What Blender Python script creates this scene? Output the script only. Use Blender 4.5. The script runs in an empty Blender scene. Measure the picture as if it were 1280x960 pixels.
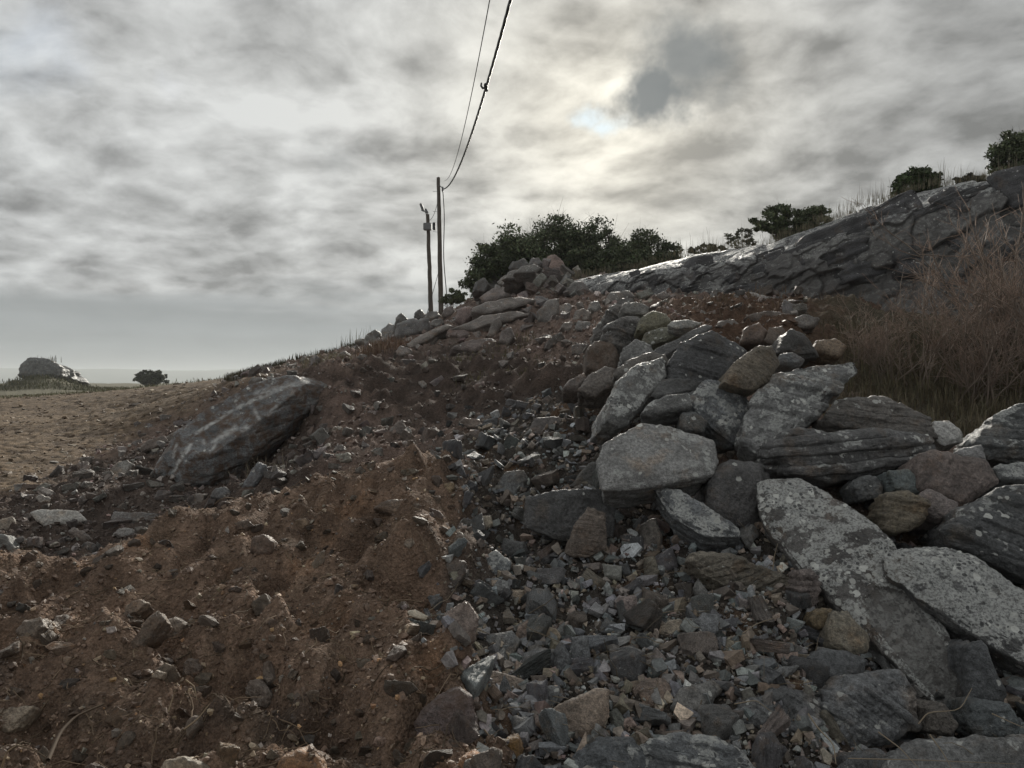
import bpy, bmesh, math, random
import numpy as np
from mathutils import Vector
random.seed(7)
RNG = np.random.default_rng(7)
SC = bpy.context.scene
COL = SC.collection
R = math.radians

# ------------------------------------------------------------------ camera
F, EYE, HOR = 960.0, 1.6, 473.0
cam = bpy.data.cameras.new('camera')
cam.sensor_width = 36.0
cam.lens = 36.0 * F / 1280.0
cam.shift_y = 7.0 / 1280.0 * -1
cam.clip_start, cam.clip_end = 0.05, 30000
cam_o = bpy.data.objects.new('camera', cam)
cam_o.location = (0, 0, EYE)
cam_o.rotation_euler = (R(90), 0, 0)
COL.objects.link(cam_o)
SC.camera = cam_o

def P(px, py, Y):
    """a point of the place: bearing px, elevation py, distance Y ahead"""
    return np.array([(px - 640) / F * Y, Y, EYE + (HOR - py) / F * Y])

def dirn(px, py):
    v = np.array([(px - 640) / F, 1.0, (HOR - py) / F])
    return v / np.linalg.norm(v)

# ------------------------------------------------------------------ nodes helper
class NT:
    def __init__(s, tree):
        s.t = tree; s.n = tree.nodes; s.l = tree.links
    def val(s, x, sock):
        if x is None: return
        if hasattr(x, 'is_output'): s.l.new(x, sock)
        else:
            try: sock.default_value = x
            except Exception: sock.default_value = tuple(x)
    def add(s, typ, props=None, **ins):
        nd = s.n.new(typ)
        for k, v in (props or {}).items(): setattr(nd, k, v)
        for k, v in ins.items():
            key = int(k[1:]) if k[0] == 'i' and k[1:].isdigit() else k.replace('_', ' ')
            s.val(v, nd.inputs[key])
        return nd
    def m(s, op, a, b=None, c=None, clamp=False):
        nd = s.n.new('ShaderNodeMath'); nd.operation = op; nd.use_clamp = clamp
        for i, x in enumerate((a, b, c)):
            if x is not None: s.val(x, nd.inputs[i])
        return nd.outputs[0]
    def vm(s, op, a, b=None, scale=None):
        nd = s.n.new('ShaderNodeVectorMath'); nd.operation = op
        s.val(a, nd.inputs[0])
        if b is not None: s.val(b, nd.inputs[1])
        if scale is not None: s.val(scale, nd.inputs['Scale'])
        return nd.outputs['Value'] if op in ('DOT_PRODUCT', 'LENGTH') else nd.outputs['Vector']
    def mix(s, f, a, b, blend='MIX'):
        nd = s.n.new('ShaderNodeMix'); nd.data_type = 'RGBA'; nd.blend_type = blend
        s.val(f, nd.inputs[0]); s.val(a, nd.inputs[6]); s.val(b, nd.inputs[7])
        return nd.outputs[2]
    def noise(s, vec, scale, detail=4, rough=.55, dist=0.0):
        return s.add('ShaderNodeTexNoise', None, Vector=vec, Scale=scale, Detail=detail, Roughness=rough, Distortion=dist).outputs[0]
    def ramp(s, x, lo, hi, a=0.0, b=1.0, smooth=True):
        nd = s.n.new('ShaderNodeMapRange'); nd.interpolation_type = 'SMOOTHSTEP' if smooth else 'LINEAR'
        s.val(x, nd.inputs[0])
        for i, v in enumerate((lo, hi, a, b)): s.val(v, nd.inputs[i + 1])
        return nd.outputs[0]

def c4(r, g, b): return (r, g, b, 1.0)

# ------------------------------------------------------------------ sky
SUN_DIR = dirn(765, 152)
SUN_EL = math.asin(SUN_DIR[2]); SUN_AZ = math.atan2(SUN_DIR[0], SUN_DIR[1])
w = bpy.data.worlds.new('World'); SC.world = w; w.use_nodes = True
T = NT(w.node_tree); T.n.clear()
out = T.add('ShaderNodeOutputWorld'); bg = T.add('ShaderNodeBackground', None, Strength=0.1)
T.l.new(bg.outputs[0], out.inputs[0])
sky = T.add('ShaderNodeTexSky', {'sky_type': 'NISHITA', 'sun_disc': False, 'sun_elevation': SUN_EL, 'sun_rotation': SUN_AZ, 'dust_density': 2.0})
d = T.add('ShaderNodeTexCoord').outputs['Generated']
sep = T.add('ShaderNodeSeparateXYZ', None, Vector=d)
dz = T.m('MAXIMUM', sep.outputs[2], 0.0)
inv = T.m('DIVIDE', 1.0, T.m('ADD', dz, 0.30))
pl = T.add('ShaderNodeCombineXYZ', None, X=T.m('MULTIPLY', sep.outputs[0], inv), Y=T.m('MULTIPLY', sep.outputs[1], inv), Z=0.0).outputs[0]
pl = T.vm('SCALE', pl, None, .95)
wv = T.vm('ADD', pl, T.vm('SCALE', T.add('ShaderNodeTexNoise', None, Vector=pl, Scale=1.6, Detail=4.0).outputs[1], None, 0.30))
big = T.noise(T.vm('ADD', wv, (3.1, 1.7, 0)), 1.7, 3, .5)
med = T.noise(wv, 4.4, 3, .5)
vo1 = T.add('ShaderNodeTexVoronoi', {'feature': 'SMOOTH_F1'}, Vector=T.vm('ADD', wv, T.vm('SCALE', T.add('ShaderNodeTexNoise', None, Vector=pl, Scale=9.0, Detail=5.0).outputs[1], None, 0.13)), Scale=5.5, Smoothness=.55).outputs['Distance']
vo2 = T.add('ShaderNodeTexVoronoi', {'feature': 'SMOOTH_F1'}, Vector=T.vm('ADD', wv, T.vm('SCALE', T.add('ShaderNodeTexNoise', None, Vector=pl, Scale=16.0, Detail=5.0).outputs[1], None, 0.09)), Scale=12.0, Smoothness=.6).outputs['Distance']
fin = T.noise(T.vm('ADD', wv, (7, 2, 0)), 13.0, 6, .62)
cl = T.m('ADD', T.m('MULTIPLY', big, .50), T.m('ADD', T.m('MULTIPLY', med, .48), T.m('MULTIPLY', fin, .52)))
cl = T.m('ADD', cl, T.m('ADD', T.m('MULTIPLY', vo1, .46), T.m('MULTIPLY', vo2, .26)))
cl = T.ramp(cl, .83, 1.33, smooth=False)
sd = T.m('MAXIMUM', T.vm('DOT_PRODUCT', d, tuple(SUN_DIR)), 0.0)
glow_w = T.m('POWER', sd, 6.0); glow_m = T.m('POWER', sd, 45.0); glow_n = T.m('POWER', sd, 300.0)
lum = T.m('ADD', T.m('MULTIPLY', cl, .215), .108)                    # thin and thick parts of the deck
right = T.ramp(sep.outputs[0], 0.12, .55, 1.0, .74)
lum = T.m('MULTIPLY', lum, right)
gl = T.m('ADD', T.m('MULTIPLY', glow_w, .02), T.m('ADD', T.m('MULTIPLY', glow_m, .085), T.m('MULTIPLY', glow_n, .075)))
lum = T.m('ADD', lum, T.m('MULTIPLY', gl, T.ramp(cl, 0, 1, .55, 1.15)))
warm = T.m('ADD', T.m('MULTIPLY', glow_m, .75), T.m('MULTIPLY', glow_w, .25), clamp=True)
tone = T.mix(warm, c4(.975, 1.0, 1.0), c4(1.05, 1.0, .87))
deck = T.mix(1.0, tone, T.add('ShaderNodeCombineXYZ', None, X=lum, Y=lum, Z=lum).outputs[0], 'MULTIPLY')
# blue-grey bank of cloud low over the horizon, away from the sun
edge = T.m('ADD', sep.outputs[2], T.m('MULTIPLY', T.m('SUBTRACT', T.noise(T.vm('MULTIPLY', d, (2.0, 2.0, 22)), 1.6, 4, .5), .5), .08))
bank = T.m('MAXIMUM', T.m('MULTIPLY', T.ramp(edge, .075, .125, 1.0, 0.0), T.ramp(sep.outputs[0], -.02, .12, .93, .45)), T.ramp(sep.outputs[2], .0, .03, 1.0, 0.0))
band = T.ramp(T.noise(T.vm('MULTIPLY', d, (1.0, 1.0, 26)), 1.3, 3, .5), .35, .7, .9, 1.08)
bankc = T.mix(1.0, c4(.132, .142, .145), T.add('ShaderNodeCombineXYZ', None, X=band, Y=band, Z=band).outputs[0], 'MULTIPLY')
deck = T.mix(bank, deck, bankc)
# one darker torn cloud right of the sun and the thin bluish gap beside it
wob = T.add('ShaderNodeTexNoise', None, Vector=d, Scale=9.0, Detail=5.0, Roughness=.6).outputs[1]
dw = T.vm('ADD', d, T.vm('SCALE', T.vm('SUBTRACT', wob, (.5, .5, .5)), None, .15))
def blob(px, py, rad, soft):
    return T.ramp(T.vm('LENGTH', T.vm('SUBTRACT', dw, tuple(dirn(px, py)))), rad, rad + soft, 1.0, 0.0)
dark = T.m('MAXIMUM', blob(822, 124, .022, .045), T.m('MULTIPLY', blob(858, 88, .012, .065), .9))
dark = T.m('MAXIMUM', dark, T.m('MULTIPLY', blob(412, 198, .0, .05), .35))
deck = T.mix(T.m('MULTIPLY', dark, .95), deck, c4(.092, .100, .102))
gap = T.m('MULTIPLY', T.m('MAXIMUM', blob(753, 138, .0, .030), blob(770, 160, .0, .028)), T.m('SUBTRACT', 1.0, dark))
deck = T.mix(T.m('MULTIPLY', gap, .9), deck, c4(.40, .46, .49))
blue = T.m('MAXIMUM', blob(22, 62, .0, .07), T.m('MULTIPLY', blob(215, 110, .0, .03), .5))
deck10 = T.vm('SCALE', deck, None, 10.0)
clearsky = T.mix(.35, T.vm('SCALE', deck, None, 8.0), sky.outputs[0])
T.l.new(T.mix(T.m('MULTIPLY', blue, .6), deck10, clearsky), bg.inputs[0])
w.cycles.sampling_method = 'MANUAL'; w.cycles.sample_map_resolution = 512

sun = bpy.data.lights.new('sun', 'SUN'); sun.energy = 2.5; sun.angle = R(11); sun.color = (1, .95, .85)
sun_o = bpy.data.objects.new('sun', sun); COL.objects.link(sun_o)
sun_o.rotation_euler = Vector(-SUN_DIR).to_track_quat('-Z', 'Y').to_euler()
SC.view_settings.view_transform = 'Standard'; SC.view_settings.look = 'None'
SC.view_settings.exposure = 1.15; SC.view_settings.gamma = 1.0
SC.render.engine = 'CYCLES'
SC.cycles.max_bounces = 4; SC.cycles.diffuse_bounces = 3; SC.cycles.glossy_bounces = 2
SC.cycles.volume_bounces = 1; SC.cycles.transparent_max_bounces = 6
SC.cycles.use_denoising = True

# ------------------------------------------------------------------ numpy noise
_perm = RNG.permutation(4096); _perm = np.concatenate([_perm, _perm])
_grad = RNG.normal(size=(4096, 3)); _grad /= np.linalg.norm(_grad, axis=1)[:, None]
def perlin(p):
    p = np.asarray(p, dtype=np.float64)
    i = np.floor(p).astype(np.int64); f = p - i; i &= 4095
    u = f * f * f * (f * (f * 6 - 15) + 10)
    r = 0
    for dx in (0, 1):
        for dy in (0, 1):
            for dzz in (0, 1):
                h = _perm[_perm[_perm[(i[:, 0] + dx) & 4095] + ((i[:, 1] + dy) & 4095)] % 4096 + ((i[:, 2] + dzz) & 4095)] & 4095
                g = _grad[h]
                wgt = (u[:, 0] if dx else 1 - u[:, 0]) * (u[:, 1] if dy else 1 - u[:, 1]) * (u[:, 2] if dzz else 1 - u[:, 2])
                r = r + wgt * (g[:, 0] * (f[:, 0] - dx) + g[:, 1] * (f[:, 1] - dy) + g[:, 2] * (f[:, 2] - dzz))
    return r * 1.6
def fbm(p, octv=4, gain=.5, ridged=False):
    s, a, t = 0, 1.0, 0.0
    p = np.asarray(p, dtype=np.float64)
    for k in range(octv):
        n = perlin(p * 2.0 ** k + 17.3 * k)
        if ridged: n = 1 - 2 * np.abs(n)
        s = s + a * n; t += a; a *= gain
    return s / t
def sstep(x, a, b):
    t = np.clip((x - a) / (b - a), 0, 1); return t * t * (3 - 2 * t)

# ------------------------------------------------------------------ mesh helpers
def mesh_np(name, v, f, mat, smooth=True, col=None):
    """v (n,3), f (m,k) -> mesh data"""
    me = bpy.data.meshes.new(name)
    v = np.ascontiguousarray(v, dtype=np.float32); f = np.ascontiguousarray(f, dtype=np.int32)
    m_, k = f.shape
    me.vertices.add(len(v)); me.vertices.foreach_set('co', v.ravel())
    me.loops.add(m_ * k); me.loops.foreach_set('vertex_index', f.ravel())
    me.polygons.add(m_); me.polygons.foreach_set('loop_start', np.arange(0, m_ * k, k, dtype=np.int32))
    me.polygons.foreach_set('use_smooth', np.full(m_, smooth))
    me.update(calc_edges=True)
    if col is not None:
        a = me.color_attributes.new('col', 'FLOAT_COLOR', 'POINT')
        c = np.ones((len(v), 4), dtype=np.float32); c[:, :col.shape[1]] = col
        a.data.foreach_set('color', c.ravel())
    if mat: me.materials.append(mat)
    return me
def link(name, data, parent=None, loc=None):
    o = bpy.data.objects.new(name, data); COL.objects.link(o)
    if parent: o.parent = parent
    if loc is not None: o.location = tuple(loc)
    return o
def tag(o, label=None, cat=None, group=None, kind=None):
    if label: o['label'] = label
    if cat: o['category'] = cat
    if group: o['group'] = group
    if kind: o['kind'] = kind
    return o
def empty(name, loc, label, cat, group=None):
    return tag(link(name, None, None, loc), label, cat, group)
_ico = {}
def ico(n):
    if n not in _ico:
        bm = bmesh.new(); bmesh.ops.create_icosphere(bm, subdivisions=n, radius=1)
        bm.verts.ensure_lookup_table()
        _ico[n] = (np.array([v.co[:] for v in bm.verts]), np.array([[v.index for v in f.verts] for f in bm.faces]))
        bm.free()
    return _ico[n]
def hull(pts):
    bm = bmesh.new()
    for p in pts: bm.verts.new(p)
    r = bmesh.ops.convex_hull(bm, input=bm.verts)
    for v in [x for x in bm.verts if not x.link_faces]: bm.verts.remove(v)
    bmesh.ops.recalc_face_normals(bm, faces=bm.faces)
    bm.verts.index_update(); bm.normal_update()
    v = np.array([x.co[:] for x in bm.verts]); f = np.array([[a.index for a in q.verts] for q in bm.faces])
    n = np.array([q.normal[:] for q in bm.faces]); c = np.array([q.verts[0].co[:] for q in bm.faces])
    bm.free()
    return v, f, n, (n * c).sum(1)
def vnormals(v, f):
    fn = np.cross(v[f[:, 1]] - v[f[:, 0]], v[f[:, 2]] - v[f[:, 0]])
    n = np.zeros_like(v)
    for k in range(3): np.add.at(n, f[:, k], fn)
    return n / (np.linalg.norm(n, axis=1)[:, None] + 1e-12)
def tubes(segs, sides=4):
    """segs: list of (pts (n,3), radii (n,)) -> one mesh v, f quads"""
    V, Fc, off = [], [], 0
    ang = np.linspace(0, 2 * math.pi, sides, endpoint=False)
    for pts, rad in segs:
        pts = np.asarray(pts, float); n = len(pts)
        t = np.gradient(pts, axis=0); t /= np.linalg.norm(t, axis=1)[:, None] + 1e-9
        ref = np.where(np.abs(t[:, 2:3]) > .9, np.array([[1., 0, 0]]), np.array([[0, 0, 1.]]))
        a = np.cross(t, ref); a /= np.linalg.norm(a, axis=1)[:, None] + 1e-9
        b = np.cross(t, a)
        ring = pts[:, None, :] + np.asarray(rad)[:, None, None] * (np.cos(ang)[None, :, None] * a[:, None, :] + np.sin(ang)[None, :, None] * b[:, None, :])
        V.append(ring.reshape(-1, 3))
        i = np.arange(n - 1)[:, None] * sides + np.arange(sides)[None, :]
        j = np.arange(n - 1)[:, None] * sides + (np.arange(sides)[None, :] + 1) % sides
        Fc.append(np.stack([i, j, j + sides, i + sides], -1).reshape(-1, 4) + off); off += n * sides
    return np.concatenate(V), np.concatenate(Fc)

# ------------------------------------------------------------------ materials
def new_mat(name):
    m = bpy.data.materials.new(name); m.use_nodes = True
    t = NT(m.node_tree); t.n.clear()
    o = t.add('ShaderNodeOutputMaterial'); b = t.add('ShaderNodeBsdfPrincipled')
    t.l.new(b.outputs[0], o.inputs[0])
    return m, t, b
def attr(t, name, kind='OBJECT', out='Vector'):
    return t.add('ShaderNodeAttribute', {'attribute_type': kind, 'attribute_name': name}).outputs[out]

def stone_material():
    """schist: object properties give tint, lichen cover, bedding direction and size"""
    m, t, b = new_mat('schist_stone')
    p = t.add('ShaderNodeTexCoord').outputs['Object']
    tint = attr(t, 'tint'); lich = attr(t, 'lichen', out='Fac'); bed = attr(t, 'bed'); off = attr(t, 'shift')
    dirt = attr(t, 'dirt', out='Fac')
    p = t.vm('ADD', p, off)
    q = t.vm('ADD', p, t.vm('SCALE', bed, None, t.m('MULTIPLY', t.vm('DOT_PRODUCT', p, bed), 5.0)))
    band = t.noise(q, 4.0, 6, .68, .8)
    big = t.noise(p, 3.2, 5, .6)
    fine = t.noise(p, 46, 4, .7)
    speck = t.noise(p, 150, 2, .6)
    k = t.m('ADD', t.ramp(band, .25, .75, .74, 1.2), t.ramp(big, .3, .7, -.3, .35))
    k = t.m('MULTIPLY', k, t.ramp(fine, .25, .75, .5, 1.5))
    k = t.m('MULTIPLY', k, t.ramp(speck, .3, .7, .75, 1.25))
    col = t.vm('SCALE', tint, None, k)
    rust = t.m('MULTIPLY', t.ramp(t.noise(t.vm('ADD', p, (9, 4, 2)), 4.0, 5, .65), .52, .72), .5)
    col = t.mix(rust, col, t.mix(1.0, col, c4(1.35, .95, .62), 'MULTIPLY'))
    # crusts of lichen
    geo = t.add('ShaderNodeNewGeometry')
    up = t.ramp(t.add('ShaderNodeSeparateXYZ', None, Vector=geo.outputs['Normal']).outputs[2], -.35, .55, .12, 1.0)
    wq = t.vm('ADD', p, t.vm('SCALE', t.add('ShaderNodeTexNoise', None, Vector=p, Scale=22.0, Detail=3.0).outputs[1], None, .03))
    cover = t.m('MULTIPLY', lich, up)
    pa = t.noise(wq, 7.5, 7, .68)
    th = t.m('SUBTRACT', .70, t.m('MULTIPLY', cover, .30))
    patch = t.ramp(pa, th, t.m('ADD', th, .05))
    patch = t.m('MULTIPLY', patch, t.ramp(t.noise(p, 70, 3, .7), .38, .56, .25, 1.0))
    greyl = t.mix(t.noise(p, 14, 3), c4(.30, .31, .30), c4(.64, .64, .61))
    col = t.mix(t.m('MULTIPLY', patch, .9), col, greyl)
    def spots(scale, r0, r1, thr, colr, c_):
        v = t.add('ShaderNodeTexVoronoi', None, Vector=wq, Scale=scale, Randomness=1.0)
        cs = t.add('ShaderNodeSeparateColor', None, Color=v.outputs['Color'])
        rad = t.ramp(cs.outputs[0], 0, 1, r0, r1)
        on = t.m('GREATER_THAN', t.m('MULTIPLY', cover, t.ramp(t.noise(p, 3.0, 3), .40, .60, .0, 1.5)), t.m('ADD', cs.outputs[1], thr))
        inside = t.ramp(v.outputs['Distance'], t.m('MULTIPLY', rad, .84), rad, 1.0, 0.0)
        return t.mix(t.m('MULTIPLY', t.m('MULTIPLY', inside, on), .9), c_, colr)
    col = spots(20, .20, .44, .1, c4(.50, .50, .47), col)
    col = spots(12.5, .14, .36, .32, c4(.68, .68, .64), col)
    col = spots(34, .2, .45, .62, c4(.06, .06, .062), col)
    # soil clinging on
    sl = t.m('MULTIPLY', dirt, t.ramp(t.noise(p, 9, 5, .65), .4, .62))
    col = t.mix(sl, col, c4(.105, .062, .038))
    t.l.new(col, b.inputs['Base Color'])
    t.l.new(t.ramp(fine, .3, .7, .42, .72), b.inputs['Roughness'])
    b.inputs['Specular IOR Level'].default_value = .5
    h = t.m('ADD', t.m('MULTIPLY', band, .9), t.m('ADD', t.m('MULTIPLY', fine, .55), t.m('MULTIPLY', patch, .1)))
    h = t.m('ADD', h, t.m('MULTIPLY', speck, .15))
    bp = t.add('ShaderNodeBump', None, Strength=1.0, Distance=.03, Height=h)
    t.l.new(bp.outputs[0], b.inputs['Normal'])
    return m

def ground_material(name, rough=.95, scale=1.0, bump=.03):
    m, t, b = new_mat(name)
    p = t.add('ShaderNodeTexCoord').outputs['Object']
    col = attr(t, 'col', 'GEOMETRY', 'Color')
    n1 = t.noise(p, 5 * scale, 6, .65); n2 = t.noise(p, 38 * scale, 4, .65); n3 = t.noise(p, 140 * scale, 3, .6)
    vo = t.add('ShaderNodeTexVoronoi', None, Vector=p, Scale=55 * scale, Randomness=1.0)
    vc = t.add('ShaderNodeSeparateColor', None, Color=vo.outputs['Color'])
    k = t.m('MULTIPLY', t.ramp(n1, .25, .75, .62, 1.38), t.ramp(n2, .25, .75, .74, 1.26))
    k = t.m('MULTIPLY', k, t.ramp(n3, .3, .7, .72, 1.28))
    k = t.m('MULTIPLY', k, t.ramp(vc.outputs[0], 0, 1, .88, 1.14))
    c = t.vm('SCALE', col, None, k)
    # scattered pale grit
    g = t.m('MULTIPLY', t.m('GREATER_THAN', vc.outputs[1], .95), t.ramp(vo.outputs['Distance'], .25, .4, 1.0, 0.0))
    c = t.mix(t.m('MULTIPLY', g, .35), c, t.mix(.5, c4(.20, .17, .14), col))
    t.l.new(c, b.inputs['Base Color'])
    b.inputs['Roughness'].default_value = rough; b.inputs['Specular IOR Level'].default_value = .2
    h = t.m('ADD', t.m('MULTIPLY', n1, .6), t.m('ADD', t.m('MULTIPLY', n2, .7), t.m('ADD', t.m('MULTIPLY', n3, .22), t.m('MULTIPLY', vo.outputs['Distance'], -.5))))
    bp = t.add('ShaderNodeBump', None, Strength=.85, Distance=bump, Height=h)
    t.l.new(bp.outputs[0], b.inputs['Normal'])
    return m

def grit_material():
    """loose stones joined as stuff: colour per stone"""
    m, t, b = new_mat('loose_grit')
    p = t.add('ShaderNodeTexCoord').outputs['Object']
    col = attr(t, 'col', 'GEOMETRY', 'Color')
    n = t.noise(p, 28, 5, .68); n2 = t.noise(p, 120, 3, .65)
    c = t.vm('SCALE', col, None, t.m('MULTIPLY', t.ramp(n, .25, .75, .6, 1.4), t.ramp(n2, .3, .7, .75, 1.25)))
    t.l.new(c, b.inputs['Base Color'])
    t.l.new(t.ramp(n2, .3, .7, .5, .8), b.inputs['Roughness'])
    b.inputs['Specular IOR Level'].default_value = .4
    bp = t.add('ShaderNodeBump', None, Strength=.6, Distance=.012, Height=t.m('ADD', n, t.m('MULTIPLY', n2, .4)))
    t.l.new(bp.outputs[0], b.inputs['Normal'])
    return m

def plain_material(name, rgb, rough=.8, var=.35, scale=30, spec=.3, stretch=(1, 1, 1)):
    m, t, b = new_mat(name)
    p = t.vm('MULTIPLY', t.add('ShaderNodeTexCoord').outputs['Object'], stretch)
    n = t.noise(p, scale, 5, .6)
    t.l.new(t.vm('SCALE', rgb, None, t.ramp(n, .25, .75, 1 - var, 1 + var)), b.inputs['Base Color'])
    b.inputs['Roughness'].default_value = rough; b.inputs['Specular IOR Level'].default_value = spec
    bp = t.add('ShaderNodeBump', None, Strength=.4, Distance=.01, Height=n)
    t.l.new(bp.outputs[0], b.inputs['Normal'])
    return m
def veg_material(name, rough=.6, spec=.3):
    m, t, b = new_mat(name)
    t.l.new(attr(t, 'col', 'GEOMETRY', 'Color'), b.inputs['Base Color'])
    b.inputs['Roughness'].default_value = rough; b.inputs['Specular IOR Level'].default_value = spec
    return m
M_STONE = stone_material()
M_SOIL = ground_material('bare_soil')
M_GRIT = grit_material()
M_WOOD = plain_material('weathered_wood', (.10, .085, .07), .85, .4, 12, .2, (6, 6, .6))
M_METAL = plain_material('dull_metal', (.16, .165, .17), .55, .2, 20, .5)
M_CABLE = plain_material('black_cable', (.03, .03, .032), .55, .2, 40, .5)
M_VEG = veg_material('foliage')
M_BARK = plain_material('bark', (.075, .06, .05), .9, .4, 25, .2)
M_TWIG = veg_material('dry_twig', .8, .2)
# ------------------------------------------------------------------ the land
# (bearing px, elevation py, distance) of points on the ground; 'z' rows give a height instead
G = []
def g(px, py, Y): G.append((px, py, Y))
def gz(px, z, Y): G.append((px, HOR - (z - EYE) / Y * F, Y))
for px in (-500, 0, 320, 640, 960, 1280, 1800): gz(px, .18, 1.2)
for px, z in ((-500, .2), (0, .22), (320, .22), (640, .12), (960, .1), (1280, .15), (1800, .3)): gz(px, z, 1.9)
# nearest row
for px, py, Y in ((-500, 930, 2.6), (-200, 945, 2.6), (0, 950, 2.65), (300, 955, 2.75), (480, 955, 2.9), (620, 958, 3.05), (800, 965, 3.15), (1000, 970, 3.2), (1280, 975, 3.2), (1500, 960, 3.2), (1800, 940, 3.2)): g(px, py, Y)
# brown spoil heap in the left foreground
for px, py, Y in ((-500, 700, 4.6), (-200, 790, 3.7), (0, 800, 3.6), (150, 800, 3.65), (300, 790, 3.7), (420, 770, 3.85), (500, 740, 4.1), (560, 770, 4.0), (575, 800, 3.75), (575, 870, 3.35),
                  (0, 700, 4.7), (150, 700, 4.75), (240, 655, 5.1), (300, 622, 5.4), (430, 592, 5.75), (520, 576, 5.95), (565, 575, 6.0), (330, 690, 4.7), (450, 660, 4.95), (540, 640, 5.2), (588, 665, 4.85), (575, 715, 4.45), (560, 690, 4.6)): g(px, py, Y)
for px, z, Y in ((60, .22, 5.6), (150, .24, 5.8), (250, .3, 6.1), (330, .38, 6.3), (430, .5, 6.5), (520, .58, 6.6)): gz(px, z, Y)
# dark trench behind it and the cut bank that rises to the field
for px, py, Y in ((0, 668, 6.6), (60, 655, 7.2), (120, 655, 7.4), (180, 655, 7.4), (250, 648, 7.3), (310, 618, 7.6), (20, 640, 8.5), (80, 610, 9.6), (150, 590, 9.4), (200, 575, 9.4),
                  (60, 598, 10.6), (120, 566, 11.4), (180, 535, 12.4), (235, 508, 13.4), (285, 490, 14.6), (150, 566, 10.4), (180, 543, 11.6), (215, 540, 11.0), (250, 514, 11.9), (285, 494, 12.8), (335, 478, 13.6), (390, 468, 14.2)): g
for px, py, Y in ((205, 594, 9.05), (235, 603, 8.95), (398, 474, 10.9), (412, 490, 10.5), (240, 600, 9.6), (235, 580, 10.6), (300, 606, 9.4), (340, 580, 9.9), (380, 540, 10.6)): g(px, py, Y)
gz(290, .22, 8.7); gz(330, .4, 9.0)
# field
for px in (-500, -200, 0, 100): gz(px, .0, 13)
for px in (-500, -200, 0, 140, 200): gz(px, .02, 18)
for px in (-500, -200, 0, 140, 250, 330): gz(px, .1, 30)
for px in (-500, -200, 0, 140, 250, 350): gz(px, .1, 60)
gz(-300, .05, 9.5); gz(-300, .15, 7); gz(-100, .0, 10); gz(0, .02, 11)
# dark soil slope
for px, py, Y in ((370, 580, 7.2), (420, 580, 7.4), (480, 572, 7.4), (400, 545, 9.0), (480, 545, 8.8), (550, 545, 8.2), (600, 560, 7.3), (420, 510, 10.6), (500, 510, 10.4), (580, 500, 10.2), (640, 490, 9.8),
                  (420, 480, 14), (500, 475, 13), (600, 460, 12.4), (680, 460, 11.5), (440, 455, 19), (520, 440, 17.5), (600, 425, 17), (680, 425, 14.5), (730, 420, 12.5),
                  (350, 478, 17), (330, 472, 21)): g(px, py, Y)
# skyline of the rise, with the ground falling away behind it
for px, py, Y in ((300, 474, 24), (340, 463, 26), (400, 453, 28), (440, 443, 29), (480, 432, 30), (520, 418, 31), (560, 398, 31), (600, 376, 29), (640, 360, 27), (690, 352, 25), (440, 447, 25), (500, 434, 26.3), (520, 426, 26.6), (560, 406, 26.6), (600, 384, 25.6), (640, 366, 24.5), (480, 441, 24), (560, 415, 22.5), (620, 394, 21.5), (680, 375, 20), (720, 365, 20)): g(px, py, Y)
for px, z, Y in ((300, 1.2, 33), (400, 2.0, 36), (480, 2.9, 38), (540, 3.7, 42), (580, 4.2, 42), (650, 4.6, 38), (720, 5.0, 38), (800, 5.2, 38), (900, 5.6, 38)): gz(px, z, Y)
for px, py, Y in ((1000, 322, 28), (1100, 302, 28), (900, 340, 28), (800, 366, 29), (1250, 265, 28)): g(px, py, Y)
# grey rubble
for px, py, Y in ((640, 600, 6.1), (700, 560, 6.9), (720, 510, 8.2), (650, 530, 8.2), (740, 470, 9.6), (650, 660, 5.6), (625, 700, 5.2), (720, 690, 5.0), (640, 760, 4.4), (720, 770, 4.35), (800, 740, 4.6), (700, 850, 3.75), (800, 840, 3.75), (880, 820, 3.85), (980, 800, 4.0), (900, 900, 3.45), (1010, 850, 3.65)): g(px, py, Y)
# under and behind the boulder heap
for px, z, Y in ((1120, -.12, 3.55), (1200, -.16, 3.5), (1280, -.14, 3.5), (1020, .02, 3.75), (1400, 0, 3.6), (1080, .1, 4.0)): gz(px, z, Y)
for px, z, Y in ((800, .75, 5.8), (900, .72, 5.6), (1000, .7, 5.2), (1100, .4, 4.6), (1200, .15, 4.1), (1280, .1, 4.0), (1500, .5, 4.2), (1800, .8, 4.5),
                 (820, 1.25, 7.4), (900, 1.3, 7.2), (1000, 1.2, 6.8), (1100, 1.0, 6.2), (1200, .95, 5.8), (1280, .95, 5.8), (1500, 1.2, 6), (780, 1.5, 9.2)): gz(px, z, Y)
for px, py, Y in ((1030, 490, 8.0), (1120, 520, 7.4), (1220, 540, 7.0), (1300, 545, 7.0), (1500, 500, 7.2), (900, 420, 9.6), (980, 430, 9.2), (850, 395, 12), (930, 385, 12.2), (1000, 385, 12), (1100, 430, 10.5), (1200, 440, 10), (1300, 440, 9.6), (1500, 400, 9.4), (1800, 300, 9.5),
                  (1100, 405, 13), (1200, 415, 12.6), (1300, 425, 12), (1500, 400, 11.5), (760, 400, 13.5), (780, 384, 16), (850, 384, 16), (920, 390, 15.2), (1000, 396, 14.4), (1080, 402, 14.2), (1180, 420, 13.6), (1300, 440, 13.0), (1500, 440, 12.4)): g(px, py, Y)
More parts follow.
